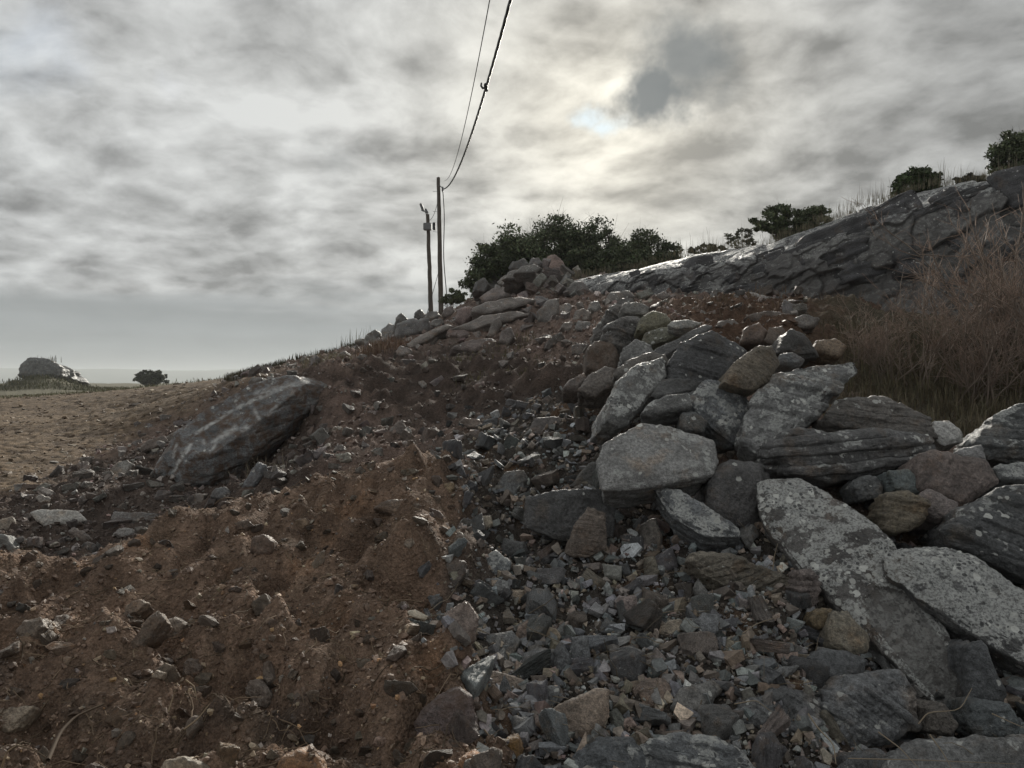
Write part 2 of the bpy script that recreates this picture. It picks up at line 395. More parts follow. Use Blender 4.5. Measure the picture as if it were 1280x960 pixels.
# broad back of the hill behind the outcrop, kept under its skyline
for px, py, Y in ((780, 372, 19.5), (880, 362, 18.8), (960, 350, 18.3), (1040, 335, 17.8), (1120, 312, 17.2), (1200, 295, 16.8), (1300, 270, 16.3), (720, 365, 24), (800, 356, 24), (900, 330, 23), (1000, 310, 22), (1080, 290, 21), (1160, 262, 20), (1240, 240, 19), (1320, 225, 18), (1500, 190, 17), (1800, 150, 17)): g(px, py, Y)
for px, py, Y in ((800, 362, 34), (900, 335, 34), (1000, 318, 34), (1100, 300, 34), (1200, 275, 34), (1300, 250, 34), (1500, 220, 34), (1800, 180, 34)): g(px, py, Y)
for px, z, Y in ((450, 1, 62), (550, 2, 62), (650, 3.5, 62), (800, 5, 62), (1000, 7, 62), (1300, 10, 62), (1800, 14, 62)): gz(px, z, Y)
G = np.array(G)
def key(px, Y): return np.stack([np.asarray(px) / 330.0, np.log(Y) * 3.2], -1)
def tps(r2): return 0.5 * r2 * np.log(r2 + 1e-9)
_K = key(G[:, 0], G[:, 2])
_D = ((_K[:, None] - _K[None]) ** 2).sum(-1)
_n = len(_K); _A = np.zeros((_n + 3, _n + 3))
_A[:_n, :_n] = tps(_D) + np.eye(_n) * .004
_A[:_n, _n] = 1; _A[:_n, _n + 1:] = _K; _A[_n:, :_n] = _A[:_n, _n:].T
_W = np.linalg.solve(_A, np.concatenate([G[:, 1], [0, 0, 0]]))
def land_py(px, Y):
    k = key(px, Y); r = np.empty(len(k))
    for s in range(0, len(k), 40000):
        kk = k[s:s + 40000]
        d2 = ((kk[:, None] - _K[None]) ** 2).sum(-1)
        r[s:s + 40000] = tps(d2) @ _W[:_n] + _W[_n] + kk @ _W[_n + 1:]
    return r
cols = np.concatenate([np.linspace(-520, -70, 46), np.arange(-60, 1341, 2.8), np.linspace(1350, 1800, 46)])
rows = np.concatenate([np.arange(math.log(1.2), math.log(56), .0072)])
far = np.concatenate([np.exp(np.linspace(math.log(57), math.log(130), 60)), np.exp(np.linspace(math.log(134), math.log(6200), 80))])
NC, NR = len(cols), len(rows) + len(far)
# smooth base on a coarser lattice, then bilinear: the spline is smooth
cc = np.linspace(cols[0], cols[-1], 300); rr = np.linspace(rows[0], rows[-1] + .02, 260)
cg, rg = np.meshgrid(cc, rr)
base = land_py(cg.ravel(), np.exp(rg.ravel())).reshape(rg.shape)
def bil(grid, px, lY, cc, rr):
    i = np.clip((px - cc[0]) / (cc[1] - cc[0]), 0, len(cc) - 1.001); j = np.clip((lY - rr[0]) / (rr[1] - rr[0]), 0, len(rr) - 1.001)
    i0 = i.astype(int); j0 = j.astype(int); a = i - i0; b = j - j0
    return (grid[j0, i0] * (1 - a) + grid[j0, i0 + 1] * a) * (1 - b) + (grid[j0 + 1, i0] * (1 - a) + grid[j0 + 1, i0 + 1] * a) * b
def poly_mask(px, py, poly, soft=0):
    """1 inside polygon"""
    poly = np.asarray(poly, float); ins = np.zeros(px.shape, bool); j = len(poly) - 1
    for i in range(len(poly)):
        c = ((poly[i, 1] > py) != (poly[j, 1] > py)) & (px < (poly[j, 0] - poly[i, 0]) * (py - poly[i, 1]) / (poly[j, 1] - poly[i, 1] + 1e-9) + poly[i, 0])
        ins ^= c; j = i
    return ins
PX, LY = np.meshgrid(cols, rows)
YY = np.exp(LY); X = (PX - 640) / F * YY
PY0 = bil(base, PX.ravel(), LY.ravel(), cc, rr).reshape(PX.shape)
Z = EYE + (HOR - PY0) / F * YY
P2 = np.stack([X.ravel(), YY.ravel(), np.zeros(X.size)], 1)
sh = X.shape
wob = fbm(P2 * .9, 3).reshape(sh)
wob2 = fbm(P2 * 3.1 + 5, 4, .6).reshape(sh)
PXw = PX + 60 * wob + 60 * wob2 + 70 * fbm(P2 * 8.5 + 77, 3, .6).reshape(sh); PYw = PY0 + 14 * fbm(P2 * 1.3 + 40, 3).reshape(sh)
# zones of bare ground, by place
gravel = poly_mask(PXw, PYw, [(552, 556), (640, 515), (700, 485), (760, 440), (830, 480), (900, 600), (1000, 640), (1400, 650), (1500, 1200), (680, 1200), (650, 960), (605, 915), (612, 850), (560, 810), (548, 745), (570, 712), (616, 690), (612, 650), (585, 615), (568, 585)]) & (YY < 10)
gravel |= (PX > 900) & (YY < 4.6)
field = ((PXw < 60 + (600 - PYw) * 2.05) & (YY > 9.5) & (PX < 420)) | ((PX < 40) & (YY > 9.5))
heap = (PX < 640) & (YY < 6.3) & ~gravel
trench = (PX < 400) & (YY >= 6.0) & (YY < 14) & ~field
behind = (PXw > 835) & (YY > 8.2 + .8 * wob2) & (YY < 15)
def blur(m, n=4):
    m = m.astype(float)
    for _ in range(n):
        m = (m + np.roll(m, 1, 0) + np.roll(m, -1, 0) + np.roll(m, 1, 1) + np.roll(m, -1, 1)) / 5
    return m
gravel, field, heap, trench, behind = [blur(m, 26) for m in (gravel, field, heap, trench, behind)]
# relief
n_big = fbm(P2 * 1.6 + 3, 3).reshape(sh)
n_mid = fbm(P2 * 5.0 + 7, 3, .55).reshape(sh)
n_lump = np.abs(fbm(P2 * 9.0 + 11, 3, .6).reshape(sh))
n_fine = fbm(P2 * 24 + 13, 3, .6).reshape(sh)
n_vfine = fbm(P2 * 60 + 19, 2, .6).reshape(sh)
near = np.clip(YY / 6, .5, 2.2)
n_rid = 2 * np.abs(fbm(P2 * np.array([2.4, 3.0, 1]) + 23, 3, .5).reshape(sh))
n_hump = fbm(P2 * np.array([1.5, 2.1, 1]) + 123, 2).reshape(sh)
dzz = .10 * n_big * near + blur(heap * (.13 * n_rid + .13 * np.abs(n_mid) + .17 * n_hump - .05), 7) + .10 * n_mid * np.clip(near, .6, 1.4) * (1 - .6 * heap) + .075 * n_lump * (1 - .4 * heap) + (.018 * n_fine + .007 * n_vfine * (YY < 12)) * (1 - .5 * heap)
hill = (YY > 9.5) * (1 - field) * sstep(PX, 250, 420)
led = fbm(np.stack([X.ravel() * .7 + YY.ravel() * .25, YY.ravel() * 1.1, Z.ravel() * 2.5], 1), 4, .55, True).reshape(sh)
dzz = dzz + hill * (.20 * led + .12 * fbm(P2 * 2.3 + 70, 3).reshape(sh))
fur = fbm(np.stack([X.ravel() * .8 + .6 * wob2.ravel(), YY.ravel() * 2.2 + .8 * wob.ravel(), np.zeros(X.size)], 1), 4, .6, True).reshape(sh)
dzz = dzz * (1 - field) + field * (.075 * fur + .05 * n_mid + .012 * n_fine)
# slump hollow and gullies on the spoil heap
def pit(px, Y, rx, ry, dep):
    x0 = (px - 640) / F * Y
    return -dep * np.exp(-((X - x0) / rx) ** 2 - ((YY - Y) / ry) ** 2)
dzz = dzz + heap * .10 * sstep(PX, 420, 530) * (YY < 6.2) - .09 * gravel * sstep(-PX, -720, -620) * (YY < 6.4)
dzz = dzz - pit(498, 4.5, .22, .16, .16) + pit(505, 4.16, .15, .14, .50) + pit(470, 4.7, .25, .16, .2) + pit(150, 2.95, .5, .25, .16) + pit(300, 3.5, .4, .3, .10) - .10 * heap * sstep(fbm(P2 * np.array([2.4, 1.1, 1]) + 90, 3, .5, True).reshape(sh), .35, .9)
dzz = dzz + pit(320, 8.6, .25, .35, .35) - trench * .12 * (n_lump + .3)
damp = sstep(np.log(YY), math.log(1.2), math.log(2.2))
Z = Z + dzz * damp
# colour of the bare ground
def C(r, g_, b): return np.array([r, g_, b])[None, None, :]
tone1 = fbm(P2 * 1.1 + 31, 4).reshape(sh)[..., None]; tone2 = fbm(P2 * 4.2 + 33, 4, .6).reshape(sh)[..., None]
soil = C(.172, .116, .083) * (1 + .5 * tone1) + C(.055, .036, .024) * np.clip(tone2, -.7, 1)
soil = soil + C(.06, .026, .006) * sstep(fbm(P2 * 2.2 + 51, 3).reshape(sh), .12, .5)[..., None] * heap[..., None]
humus = sstep(fbm(P2 * 1.7 + 61, 4, .55).reshape(sh) - .25 * (YY > 3.3), -.05, .35)[..., None]
soil = soil * (1 - humus * .7 * heap[..., None]) + C(.045, .036, .030) * humus * .7 * heap[..., None]
dry = sstep(fbm(P2 * 2.7 + 205, 4, .55).reshape(sh), .02, .35)[..., None] * heap[..., None]
soil = soil * (1 - .45 * dry) + C(.215, .155, .112) * .45 * dry
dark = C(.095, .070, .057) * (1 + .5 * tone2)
hillc = C(.165, .120, .098) * (1 + .45 * tone2) + C(.03, .012, .008) * tone1
straw = C(.085, .059, .040) * (1 + .5 * tone2) + C(.19, .145, .095) * np.clip(fur, 0, 1)[..., None] ** 2 - C(.03, .025, .02) * sstep(tone1, -.1, .3)
grass = C(.115, .105, .07) * (1 + .4 * tone2)
colr = soil * heap[..., None] + hillc * (1 - heap[..., None])
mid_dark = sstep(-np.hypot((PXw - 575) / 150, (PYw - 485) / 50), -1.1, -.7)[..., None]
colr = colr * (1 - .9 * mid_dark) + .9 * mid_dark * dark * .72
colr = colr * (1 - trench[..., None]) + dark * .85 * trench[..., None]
gcol = C(.058, .050, .043) * (1 + .4 * tone2) + C(.05, .018, .0) * sstep(fbm(P2 * 1.9 + 87, 3).reshape(sh), .05, .4)[..., None]
colr = colr * (1 - gravel[..., None]) + gcol * gravel[..., None]
colr = colr * (1 - field[..., None]) + straw * field[..., None]
gf = (field * sstep(YY, 44, 55))[..., None]
colr = colr * (1 - gf) + grass * gf
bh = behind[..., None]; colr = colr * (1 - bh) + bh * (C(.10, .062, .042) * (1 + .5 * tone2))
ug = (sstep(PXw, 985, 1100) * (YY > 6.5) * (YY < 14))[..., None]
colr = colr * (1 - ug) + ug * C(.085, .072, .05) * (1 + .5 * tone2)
tp = ((YY > 19) * sstep(PX, 720, 800))[..., None]
colr = colr * (1 - tp) + tp * C(.10, .095, .07) * (1 + .4 * tone2)
colr = np.clip(colr, .012, .6)
# far country
PXf, Yf = np.meshgrid(cols, far)
Xf = (PXf - 640) / F * Yf
blend = sstep(np.log(Yf), math.log(57), math.log(110))
zlast = np.repeat(Z[-1:, :], len(far), 0)
hillz = np.where(PXf > 420, 3.0 + (PXf - 420) * .004, .1)
zf = zlast * (1 - blend) + blend * hillz
pf = np.stack([Xf.ravel() / 900, Yf.ravel() / 900, np.zeros(Xf.size)], 1)
drop = sstep(Yf, 230, 650)
zf = zf * (1 - drop) + drop * (-32)
ridge = sstep(Yf, 2300, 3600) * (1 - .3 * sstep(Yf, 4500, 6000))
zf = zf + ridge * (78 + 22 * fbm(pf * 1.4, 4).reshape(Xf.shape)) + 9 * sstep(Yf, 900, 1400) * fbm(pf * 3 + 5, 3).reshape(Xf.shape)
zf = zf + 1.9 * np.exp(-((PXf - 52) / 42) ** 2 - ((Yf - 97) / 9) ** 2)
zf = zf + .25 * fbm(np.stack([Xf.ravel() * .15, Yf.ravel() * .08, 0 * Xf.ravel()], 1), 3).reshape(Xf.shape) * (1 - drop)
cf = C(.115, .105, .068) * (1 - drop[..., None]) + drop[..., None] * C(.06, .075, .05) * (1 + .5 * fbm(pf * 6, 3).reshape(Xf.shape)[..., None])
V = np.concatenate([np.stack([X, YY, Z], -1), np.stack([Xf, Yf, zf], -1)])
CC = np.concatenate([colr, np.clip(cf, .01, 1)])
idx = np.arange(NR * NC).reshape(NR, NC)
quads = np.stack([idx[:-1, :-1], idx[:-1, 1:], idx[1:, 1:], idx[1:, :-1]], -1).reshape(-1, 4)
terrain = tag(link('hillside', mesh_np('hillside', V.reshape(-1, 3), quads, M_SOIL, True, CC.reshape(-1, 3))), 'bare dug hillside of brown soil, rubble and a scraped field', None, None, 'structure')
# ground behind the viewer, joined edge to edge
e = V[0]; nb = 30
bk = []
for k in range(nb + 1):
    f_ = k / nb
    y = e[:, 1] * (1 - f_) + f_ * -160 if k else e[:, 1]
    bk.append(np.stack([e[:, 0] * (1 + 60 * f_), y, e[:, 2] * (1 - f_) + .1 * f_], -1))
bk = np.array(bk[::-1])
ib = np.arange((nb + 1) * NC).reshape(nb + 1, NC)
qb = np.stack([ib[:-1, :-1], ib[:-1, 1:], ib[1:, 1:], ib[1:, :-1]], -1).reshape(-1, 4)
cb = np.tile(np.array([[.09, .065, .048]]), ((nb + 1) * NC, 1))
step = slice(None)
tag(link('ground', mesh_np('ground', bk.reshape(-1, 3), qb, M_SOIL, True, cb)), None, None, None, 'structure')

# look-ups on the finished land
def at_grid(arr, px, Y):
    j = np.clip(np.searchsorted(cols, px), 1, NC - 1); i = np.clip(((np.log(Y) - rows[0]) / .0072).astype(int), 0, len(rows) - 2)
    return arr[i, j]
def ground_z(x, y):
    x = np.atleast_1d(np.asarray(x, float)); y = np.atleast_1d(np.asarray(y, float))
    return at_grid(Z, x / y * F + 640, y)
def ground_at(px, py, y0=2.0, y1=55):
    """first point of the land met along a bearing"""
    j = min(max(int(np.searchsorted(cols, px)), 0), NC - 1)
    pyc = HOR - (Z[:, j] - EYE) / YY[:, j] * F
    ok = np.where((pyc <= py) & (YY[:, j] > y0))[0]
    if not len(ok): return None
    return np.array([X[ok[0], j], YY[ok[0], j], Z[ok[0], j]])
PYD = HOR - (Z - EYE) / YY * F
VIS = PYD <= np.minimum.accumulate(np.vstack([np.full((1, NC), 1e9), PYD[:-1]]), 0) + 1.0
INFR = (PX > -15) & (PX < 1295) & (PYD < 985)

INWIDE = (PX > -260) & (PX < 1620) & (PYD < 1120)
# ------------------------------------------------------------------ stones
def stone_mesh(pts, n=5, seed=0, sharp=60, wob=.05, bed=None, ledge=.03, fine=.008, chips=5, chip=(.90, .99)):
    """a broken block: the hull of some points with knocked-off corners, ledges along its bedding and a rough skin; returns verts, faces (world)"""
    rng = np.random.default_rng(seed)
    pts = np.asarray(pts, float); c = (pts.max(0) + pts.min(0)) / 2
    ev, E = np.linalg.eigh(np.cov((pts - c).T)); E[:, 0] *= np.sign(np.linalg.det(E)); S = np.sqrt(np.maximum(ev, 1e-6)); S = np.maximum(S, S.max() * .08)
    wpts = ((pts - c) @ E) / S
    c2 = (wpts.max(0) + wpts.min(0)) / 2; wpts = wpts - c2
    _, _, hn, hd = hull(wpts)
    keep, seen = [], set()
    for k in range(len(hn)):
        q = tuple(np.round(np.append(hn[k], hd[k]) / .04).astype(int))
        if q not in seen and hd[k] > 1e-4: seen.add(q); keep.append(k)
    hn, hd = hn[keep], hd[keep]
    for _ in range(chips):
        v = rng.normal(size=3); v /= np.linalg.norm(v)
        hn = np.vstack([hn, v]); hd = np.append(hd, (wpts @ v).max() * rng.uniform(*chip))
    sharp = min(sharp * 5, 160)
    D, Fc = ico(n)
    dp = np.maximum(D @ hn.T, 1e-3) / hd[None]
    r = (dp ** sharp).sum(1) ** (-1.0 / sharp)
    V_ = ((D * r[:, None] + c2) * S) @ E.T
    size = float(np.mean(np.sort(S)[1:]) * 2)
    if bed is None: bed = E[:, 0]
    bed = np.asarray(bed, float); bed /= np.linalg.norm(bed)
    o = rng.uniform(0, 60, 3)
    N = vnormals(V_, Fc)
    V_ = V_ + N * (wob * size * (fbm(V_ / size * 1.6 + o, 3) + .5 * fbm(V_ / size * 4.5 + o, 3, .6)))[:, None]
    N = vnormals(V_, Fc)
    al = V_ @ bed
    side = 1 - np.abs(N @ bed) ** 1.5                    # broken edges of the layers show on the sides
    ext = al.max() - al.min()
    nl = rng.integers(5, 9) * max(.6, ext / size * 1.3)
    Lc = al / ext * nl + .45 * fbm(V_ / size * 1.7 + o, 3) + o[0]
    li = np.floor(Lc); lf = Lc - li
    hsh = np.sin(li * 12.9898 + o[1]) * 43758.5453; hsh = hsh - np.floor(hsh)
    lat = fbm(V_ / size * 1.5 + li[:, None] * np.array([7.1, 3.3, 5.7]) + o, 3, .6)
    joint = sstep(np.minimum(lf, 1 - lf), .0, .13)
    dsp = side * ledge * size * (2.4 * (hsh - .75) + 1.9 * lat - .8 * (1 - joint))
    cn = fbm(V_ / size * 1.6 + o + 9, 3); cq = cn * 4.5; cf_ = np.floor(cq)
    cn = (cf_ + sstep(cq - cf_, .40, .60)) / 4.5         # plates spalled off the broad faces
    dsp = dsp + max(ledge, .028) * 1.25 * size * cn + ledge * .7 * size * side * fbm(V_ / size * 6 + o, 3, .6, True)
    V_ = V_ + N * dsp[:, None]
    N = vnormals(V_, Fc)
    V_ = V_ + N * (fine * (fbm(V_ * 14 + o, 4, .65) + .6 * fbm(V_ * 30 + o, 2, .6, True)))[:, None]
    return V_ + c, Fc, bed

NAMED = []           # (outline, depth) of every stone placed by hand, to keep loose rubble in front or clear of it
def outline_points(outl, Y, tx, ty, thick, bulge, shrink=.86):
    o = np.asarray(outl, float)
    cx, cy = (o[:, 0].max() + o[:, 0].min()) / 2, (o[:, 1].max() + o[:, 1].min()) / 2
    pc = P(cx, cy, Y)
    pts = []
    for px, py in o:
        y = Y
        for _ in range(6):
            p = P(px, py, y); y = np.clip(Y + tx * (p[0] - pc[0]) + ty * (p[2] - pc[2]), Y * .6, Y * 1.6)
        pts.append(P(px, py, y))
    pts = np.array(pts); c = pts.mean(0)
    n = np.array([-tx, 1.0, -ty]); n /= np.linalg.norm(n)
    allp = [pts, c + shrink * (pts - c) + n * thick, c + shrink * .6 * (pts - c) + n * thick * 1.15]
    if bulge: allp.append(c + .72 * (pts - c) - n * bulge * .6)
    return np.concatenate(allp), n
def set_stone(o, tint, lichen=0., bed=(0, 0, 1), dirt=0., seed=0):
    rr = np.random.default_rng(seed + 99); tint = np.asarray(tint, float)
    if o.name.split('.')[0] not in ('white_stone', 'rock_outcrop', 'orange_clod', 'ochre_clod', 'lichen_slab'): tint = (tint * .8 + tint.mean() * .2) * 1.22 / (1 + .6 * tint.mean())
    o['tint'] = [float(x) for x in tint]; o['lichen'] = float(lichen); o['dirt'] = float(dirt)
    o['bed'] = [float(x) for x in bed]; o['shift'] = [float(x) for x in rr.uniform(0, 30, 3)]
REFS = []
SEAT = ('stones in the brown soil heap', 'stones lying around the trench', 'stones that stand out in the grey rubble', 'boulders on the rise by the poles', 'stones on the dark slope')
def boulder(name, label, cat, outl, Y, ty=.6, tx=0., thick=.3, bulge=.05, tint=(.17, .17, .17), lichen=0., n=5, bed=None, ledge=.03, sharp=26, wob=.05, chips=4, dirt=0., group=None, ref=None, fine=.008, shrink=.86):
    if group in SEAT:
        oa = np.asarray(outl, float); gp = ground_at((oa[:, 0].max() + oa[:, 0].min()) / 2, oa[:, 1].max() - .15 * (oa[:, 1].max() - oa[:, 1].min()))
        if gp is not None and .7 < gp[1] / Y < 1.4: Y = gp[1] + .12 * thick
    oa = np.asarray(outl, float)
    if max(np.ptp(oa[:, 0]), np.ptp(oa[:, 1])) < 36: n = min(n, 4)
    pts, nn = outline_points(outl, Y, tx, ty, thick, bulge, shrink)
    seed = int(abs(outl[0][0] * 31 + outl[0][1] * 7)) % 9999
    v, f, bd = stone_mesh(pts, n, seed, sharp, wob, nn if bed is None else bed, ledge, fine, chips)
    c = v.mean(0)
    o = link(name, mesh_np(name, v - c, f, M_STONE, True), None, c)
    tag(o, label, cat, group, 'thing'); set_stone(o, np.array(tint) * (.82 if group == GP else 1.0), lichen, bd, dirt, seed)
    NAMED.append((np.asarray(outl, float), Y))
    if ref: REFS.append((ref, c))
    return o
GREY_, DARK, BLUE, TAN, RED, PALE = (.19, .188, .182), (.085, .087, .09), (.15, .165, .172), (.21, .165, .115), (.175, .13, .112), (.50, .48, .44)
GP = 'boulders of the dumped heap'
B = boulder
# the heap on the right, front to back
B('lichen_slab', 'long leaning slab spotted with round white lichen, biggest stone of the heap', 'boulder',
  [(945, 606), (958, 596), (990, 596), (1030, 608), (1080, 640), (1112, 672), (1165, 765), (1203, 820), (1213, 880), (1205, 908), (1188, 893), (1120, 832), (1060, 772), (1020, 722), (985, 692), (955, 652)],
  4.2, 1.25, -.35, .3, .06, (.125, .118, .112), .85, 7, None, .025, 22, .035, 3, group=GP, ref='the long lichen-spotted slab')
LONG = COL.objects['lichen_slab']
def bare_face(o, poly, deep):
    me = o.data; n = len(me.vertices); v = np.empty(n * 3, np.float32); me.vertices.foreach_get('co', v); v = v.reshape(-1, 3).astype(float); wv_ = v + np.array(o.location)
    px = wv_[:, 0] / wv_[:, 1] * F + 640; py = HOR - (wv_[:, 2] - EYE) / wv_[:, 1] * F
    jx = 16 * fbm(wv_ * 7, 3); m_ = poly_mask(px + jx, py + jx, poly).astype(float)
    nn_ = np.empty(n * 3, np.float32); me.vertices.foreach_get('normal', nn_); nn_ = nn_.reshape(-1, 3)
    m_ *= nn_[:, 1] < .35
    v = v - nn_ * (m_ * deep * (1 + .5 * fbm(wv_ * 6, 3)))[:, None]; me.vertices.foreach_set('co', v.astype(np.float32).ravel()); me.update()
    a = me.color_attributes.new('bare', 'FLOAT_COLOR', 'POINT'); a.data.foreach_set('color', np.stack([m_, m_, m_, np.ones(n)], 1).astype(np.float32).ravel())
bare_face(LONG, [(1088, 726), (1135, 742), (1240, 880), (1220, 930), (1150, 850), (1085, 775)], .014)
B('lichen_boulder', 'pale lichen-crusted slab at the right edge, leaning over the long slab', 'boulder',
  [(1105, 692), (1130, 684), (1180, 684), (1222, 700), (1262, 732), (1310, 760), (1350, 800), (1345, 850), (1285, 830), (1240, 800), (1190, 775), (1140, 737), (1112, 718)],
  3.95, 1.1, -.15, .3, .06, (.12, .12, .118), 1.0, 7, None, .03, 22, .05, 3, group=GP, ref='the pale lichen-crusted slab')
B('pale_slab', 'broad light grey slab with smooth tilted top above the dark gravel', 'boulder',
  [(748, 575), (760, 548), (800, 530), (852, 540), (890, 552), (896, 578), (892, 592), (850, 598), (790, 611), (752, 612)],
  5.1, .9, .1, .28, .05, (.27, .265, .255), .45, 6, None, .03, 24, .035, 3, group=GP, ref='the broad light grey slab')
B('tilted_boulder', 'tilted oval boulder with lichen-whitened left edge, behind the broad grey slab', 'boulder',
  [(758, 527), (760, 505), (775, 475), (800, 455), (830, 445), (835, 470), (815, 492), (790, 526), (775, 534)],
  6.1, .8, .5, .35, .06, (.18, .178, .17), .7, 6, None, .03, 20, .05, 3, group=GP, ref='the tilted oval boulder')
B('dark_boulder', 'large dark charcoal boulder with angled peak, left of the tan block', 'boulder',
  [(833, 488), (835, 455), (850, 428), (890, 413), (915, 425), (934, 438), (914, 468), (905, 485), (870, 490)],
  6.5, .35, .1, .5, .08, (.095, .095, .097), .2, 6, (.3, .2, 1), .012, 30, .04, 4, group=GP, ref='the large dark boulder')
B('tan_block', 'yellowish tan angular block perched on top of the boulder heap', 'boulder',
  [(903, 478), (920, 450), (945, 432), (966, 432), (975, 455), (962, 475), (940, 488)],
  5.95, .4, .1, .35, .05, (.195, .158, .112), .05, 6, (.6, .2, .7), .012, 30, .04, 3, group=GP, ref='the tan block')
B('cleft_slab', 'blue-grey lichen-edged slab below the tan block, split from its neighbour', 'boulder',
  [(857, 500), (885, 475), (925, 482), (942, 512), (930, 556), (915, 556), (888, 535)],
  5.95, .5, .25, .3, .04, (.16, .17, .178), .75, 6, None, .03, 28, .04, 3, group=GP)
B('wedge_slab', 'broad wedge-shaped slab with pale top edge pointing right towards the bushes', 'boulder',
  [(928, 522), (945, 490), (970, 465), (1000, 458), (1070, 452), (1077, 462), (1040, 500), (992, 536), (975, 573), (945, 568), (925, 552)],
  5.75, .75, .1, .3, .05, (.205, .205, .2), .7, 6, (.25, .15, 1), .035, 30, .035, 3, group=GP, ref='the wedge-shaped slab')
B('striated_boulder', 'layered dark grey boulder with a blunt lichen-grey left end, lower of a pair', 'boulder',
  [(974, 567), (978, 540), (1000, 536), (1060, 543), (1110, 538), (1160, 546), (1172, 560), (1140, 582), (1090, 597), (1040, 602), (995, 592)],
  5.25, .35, .25, .5, .07, (.15, .147, .145), .55, 6, (-.1, .1, 1), .035, 22, .05, 3, group=GP, ref='the layered dark boulder')
B('striated_boulder', 'brownish grey layered boulder with ragged top, upper of a stacked pair', 'boulder',
  [(1030, 518), (1040, 501), (1075, 497), (1112, 498), (1166, 524), (1172, 550), (1110, 545), (1070, 545)],
  5.6, .6, .1, .45, .05, (.155, .14, .125), .3, 6, (.12, .1, 1), .04, 24, .06, 3, group=GP)
B('white_stone', 'small bright white stone beside the layered boulders', 'stone',
  [(1166, 545), (1168, 526), (1188, 527), (1202, 541), (1203, 552), (1180, 556)], 5.6, .6, 0, .16, .03, (.52, .51, .49), 0, 5, group=GP, ref='the bright white stone')
B('edge_boulder', 'rough dark boulder rising at the right edge beside the bushes', 'boulder',
  [(1222, 560), (1228, 538), (1240, 520), (1280, 498), (1330, 495), (1340, 575), (1280, 579), (1235, 574)], 5.3, .35, -.1, .5, .07, (.13, .135, .135), .6, 6, (.1, .1, 1), .04, 24, .06, 4, group=GP, ref='the boulder at the right edge')
B('edge_slab', 'white-topped dark slab under the right edge boulder', 'boulder',
  [(1238, 586), (1245, 577), (1290, 576), (1330, 580), (1330, 606), (1280, 604), (1248, 600)], 5.0, .5, 0, .4, .03, (.14, .145, .145), .75, 5, group=GP)
B('red_boulder', 'dull reddish-brown boulder with two broad flat faces', 'boulder',
  [(1145, 585), (1150, 566), (1165, 562), (1200, 572), (1232, 575), (1250, 603), (1215, 622), (1200, 638), (1170, 628), (1148, 610)],
  4.95, .4, .1, .4, .06, (.20, .155, .135), .05, 6, (.6, .2, -.5), .010, 34, .03, 4, group=GP, ref='the reddish-brown boulder')
B('grey_flake', 'thin light grey flake resting on the reddish-brown boulder', 'stone',
  [(1190, 566), (1204, 560), (1228, 556), (1233, 574), (1200, 574)], 5.1, .6, 0, .12, .02, (.24, .235, .23), .2, 4, group=GP)
B('tan_wedge', 'tan wedge stone with a brown broken front, above the long slab', 'stone',
  [(1102, 660), (1104, 616), (1135, 614), (1164, 624), (1166, 640), (1150, 658), (1120, 666)], 4.65, .4, -.1, .35, .04, (.225, .185, .125), .08, 5, (.2, .2, 1), .03, 30, .04, 4, group=GP, ref='the tan wedge stone')
B('pink_stone', 'pinkish grey stone lying against the tan wedge', 'stone',
  [(1146, 620), (1160, 612), (1198, 628), (1203, 640), (1180, 650), (1160, 645)], 4.75, .7, 0, .3, .03, (.22, .18, .165), .05, 5, group=GP)
B('bluish_block', 'small blue-green grey block in the gap under the layered boulder', 'stone',
  [(1110, 588), (1135, 585), (1158, 607), (1150, 620), (1120, 612)], 4.95, .4, .2, .25, .03, (.13, .155, .155), .25, 5, group=GP)
B('round_stone', 'dim grey stone in the dark gap above the long slab', 'stone',
  [(1067, 608), (1075, 596), (1095, 596), (1104, 606), (1100, 622), (1075, 625)], 5.0, .3, 0, .25, .03, (.13, .135, .135), .15, 5, group=GP)
B('shadow_boulder', 'big dark boulder with veined face at the right edge', 'boulder',
  [(1185, 668), (1192, 650), (1212, 638), (1250, 610), (1300, 602), (1350, 610), (1350, 740), (1290, 730), (1240, 694), (1192, 682)],
  4.35, .3, -.1, .5, .07, (.11, .113, .115), .4, 6, (.4, .2, .8), .04, 24, .05, 4, group=GP, ref='the big dark boulder')
B('lichen_wedge', 'bluish slab whitened by lichen, leaning below the broad grey slab', 'boulder',
  [(815, 612), (820, 606), (850, 612), (890, 640), (930, 660), (926, 673), (880, 673), (838, 648)], 4.85, .9, -.3, .22, .04, (.17, .18, .188), .75, 6, group=GP, ref='the bluish leaning slab')
B('hidden_boulder', 'dark grey boulder wedged behind the head of the long slab', 'boulder',
  [(885, 640), (890, 590), (915, 575), (950, 580), (962, 600), (950, 660), (930, 662)], 5.05, .25, .1, .4, .05, (.115, .11, .108), .15, 5, group=GP)
B('splintered_slab', 'splintery olive-brown layered slab lying in the rubble', 'boulder',
  [(857, 702), (864, 690), (905, 689), (955, 704), (993, 724), (996, 744), (965, 753), (930, 747), (890, 727)],
  4.45, .5, .05, .3, .05, (.215, .185, .14), .15, 6, (-.35, .15, 1), .045, 22, .05, 3, group=GP, ref='the splintery olive-brown slab')
B('standing_slab', 'wide dark slab standing upright in the grey rubble', 'boulder',
  [(655, 660), (658, 622), (700, 612), (766, 612), (771, 636), (766, 672), (735, 678), (690, 676)], 5.1, .15, .05, .3, .03, (.10, .10, .10), .12, 6, (.05, 1, .1), .02, 34, .03, 4, group=GP, ref='the dark standing slab')
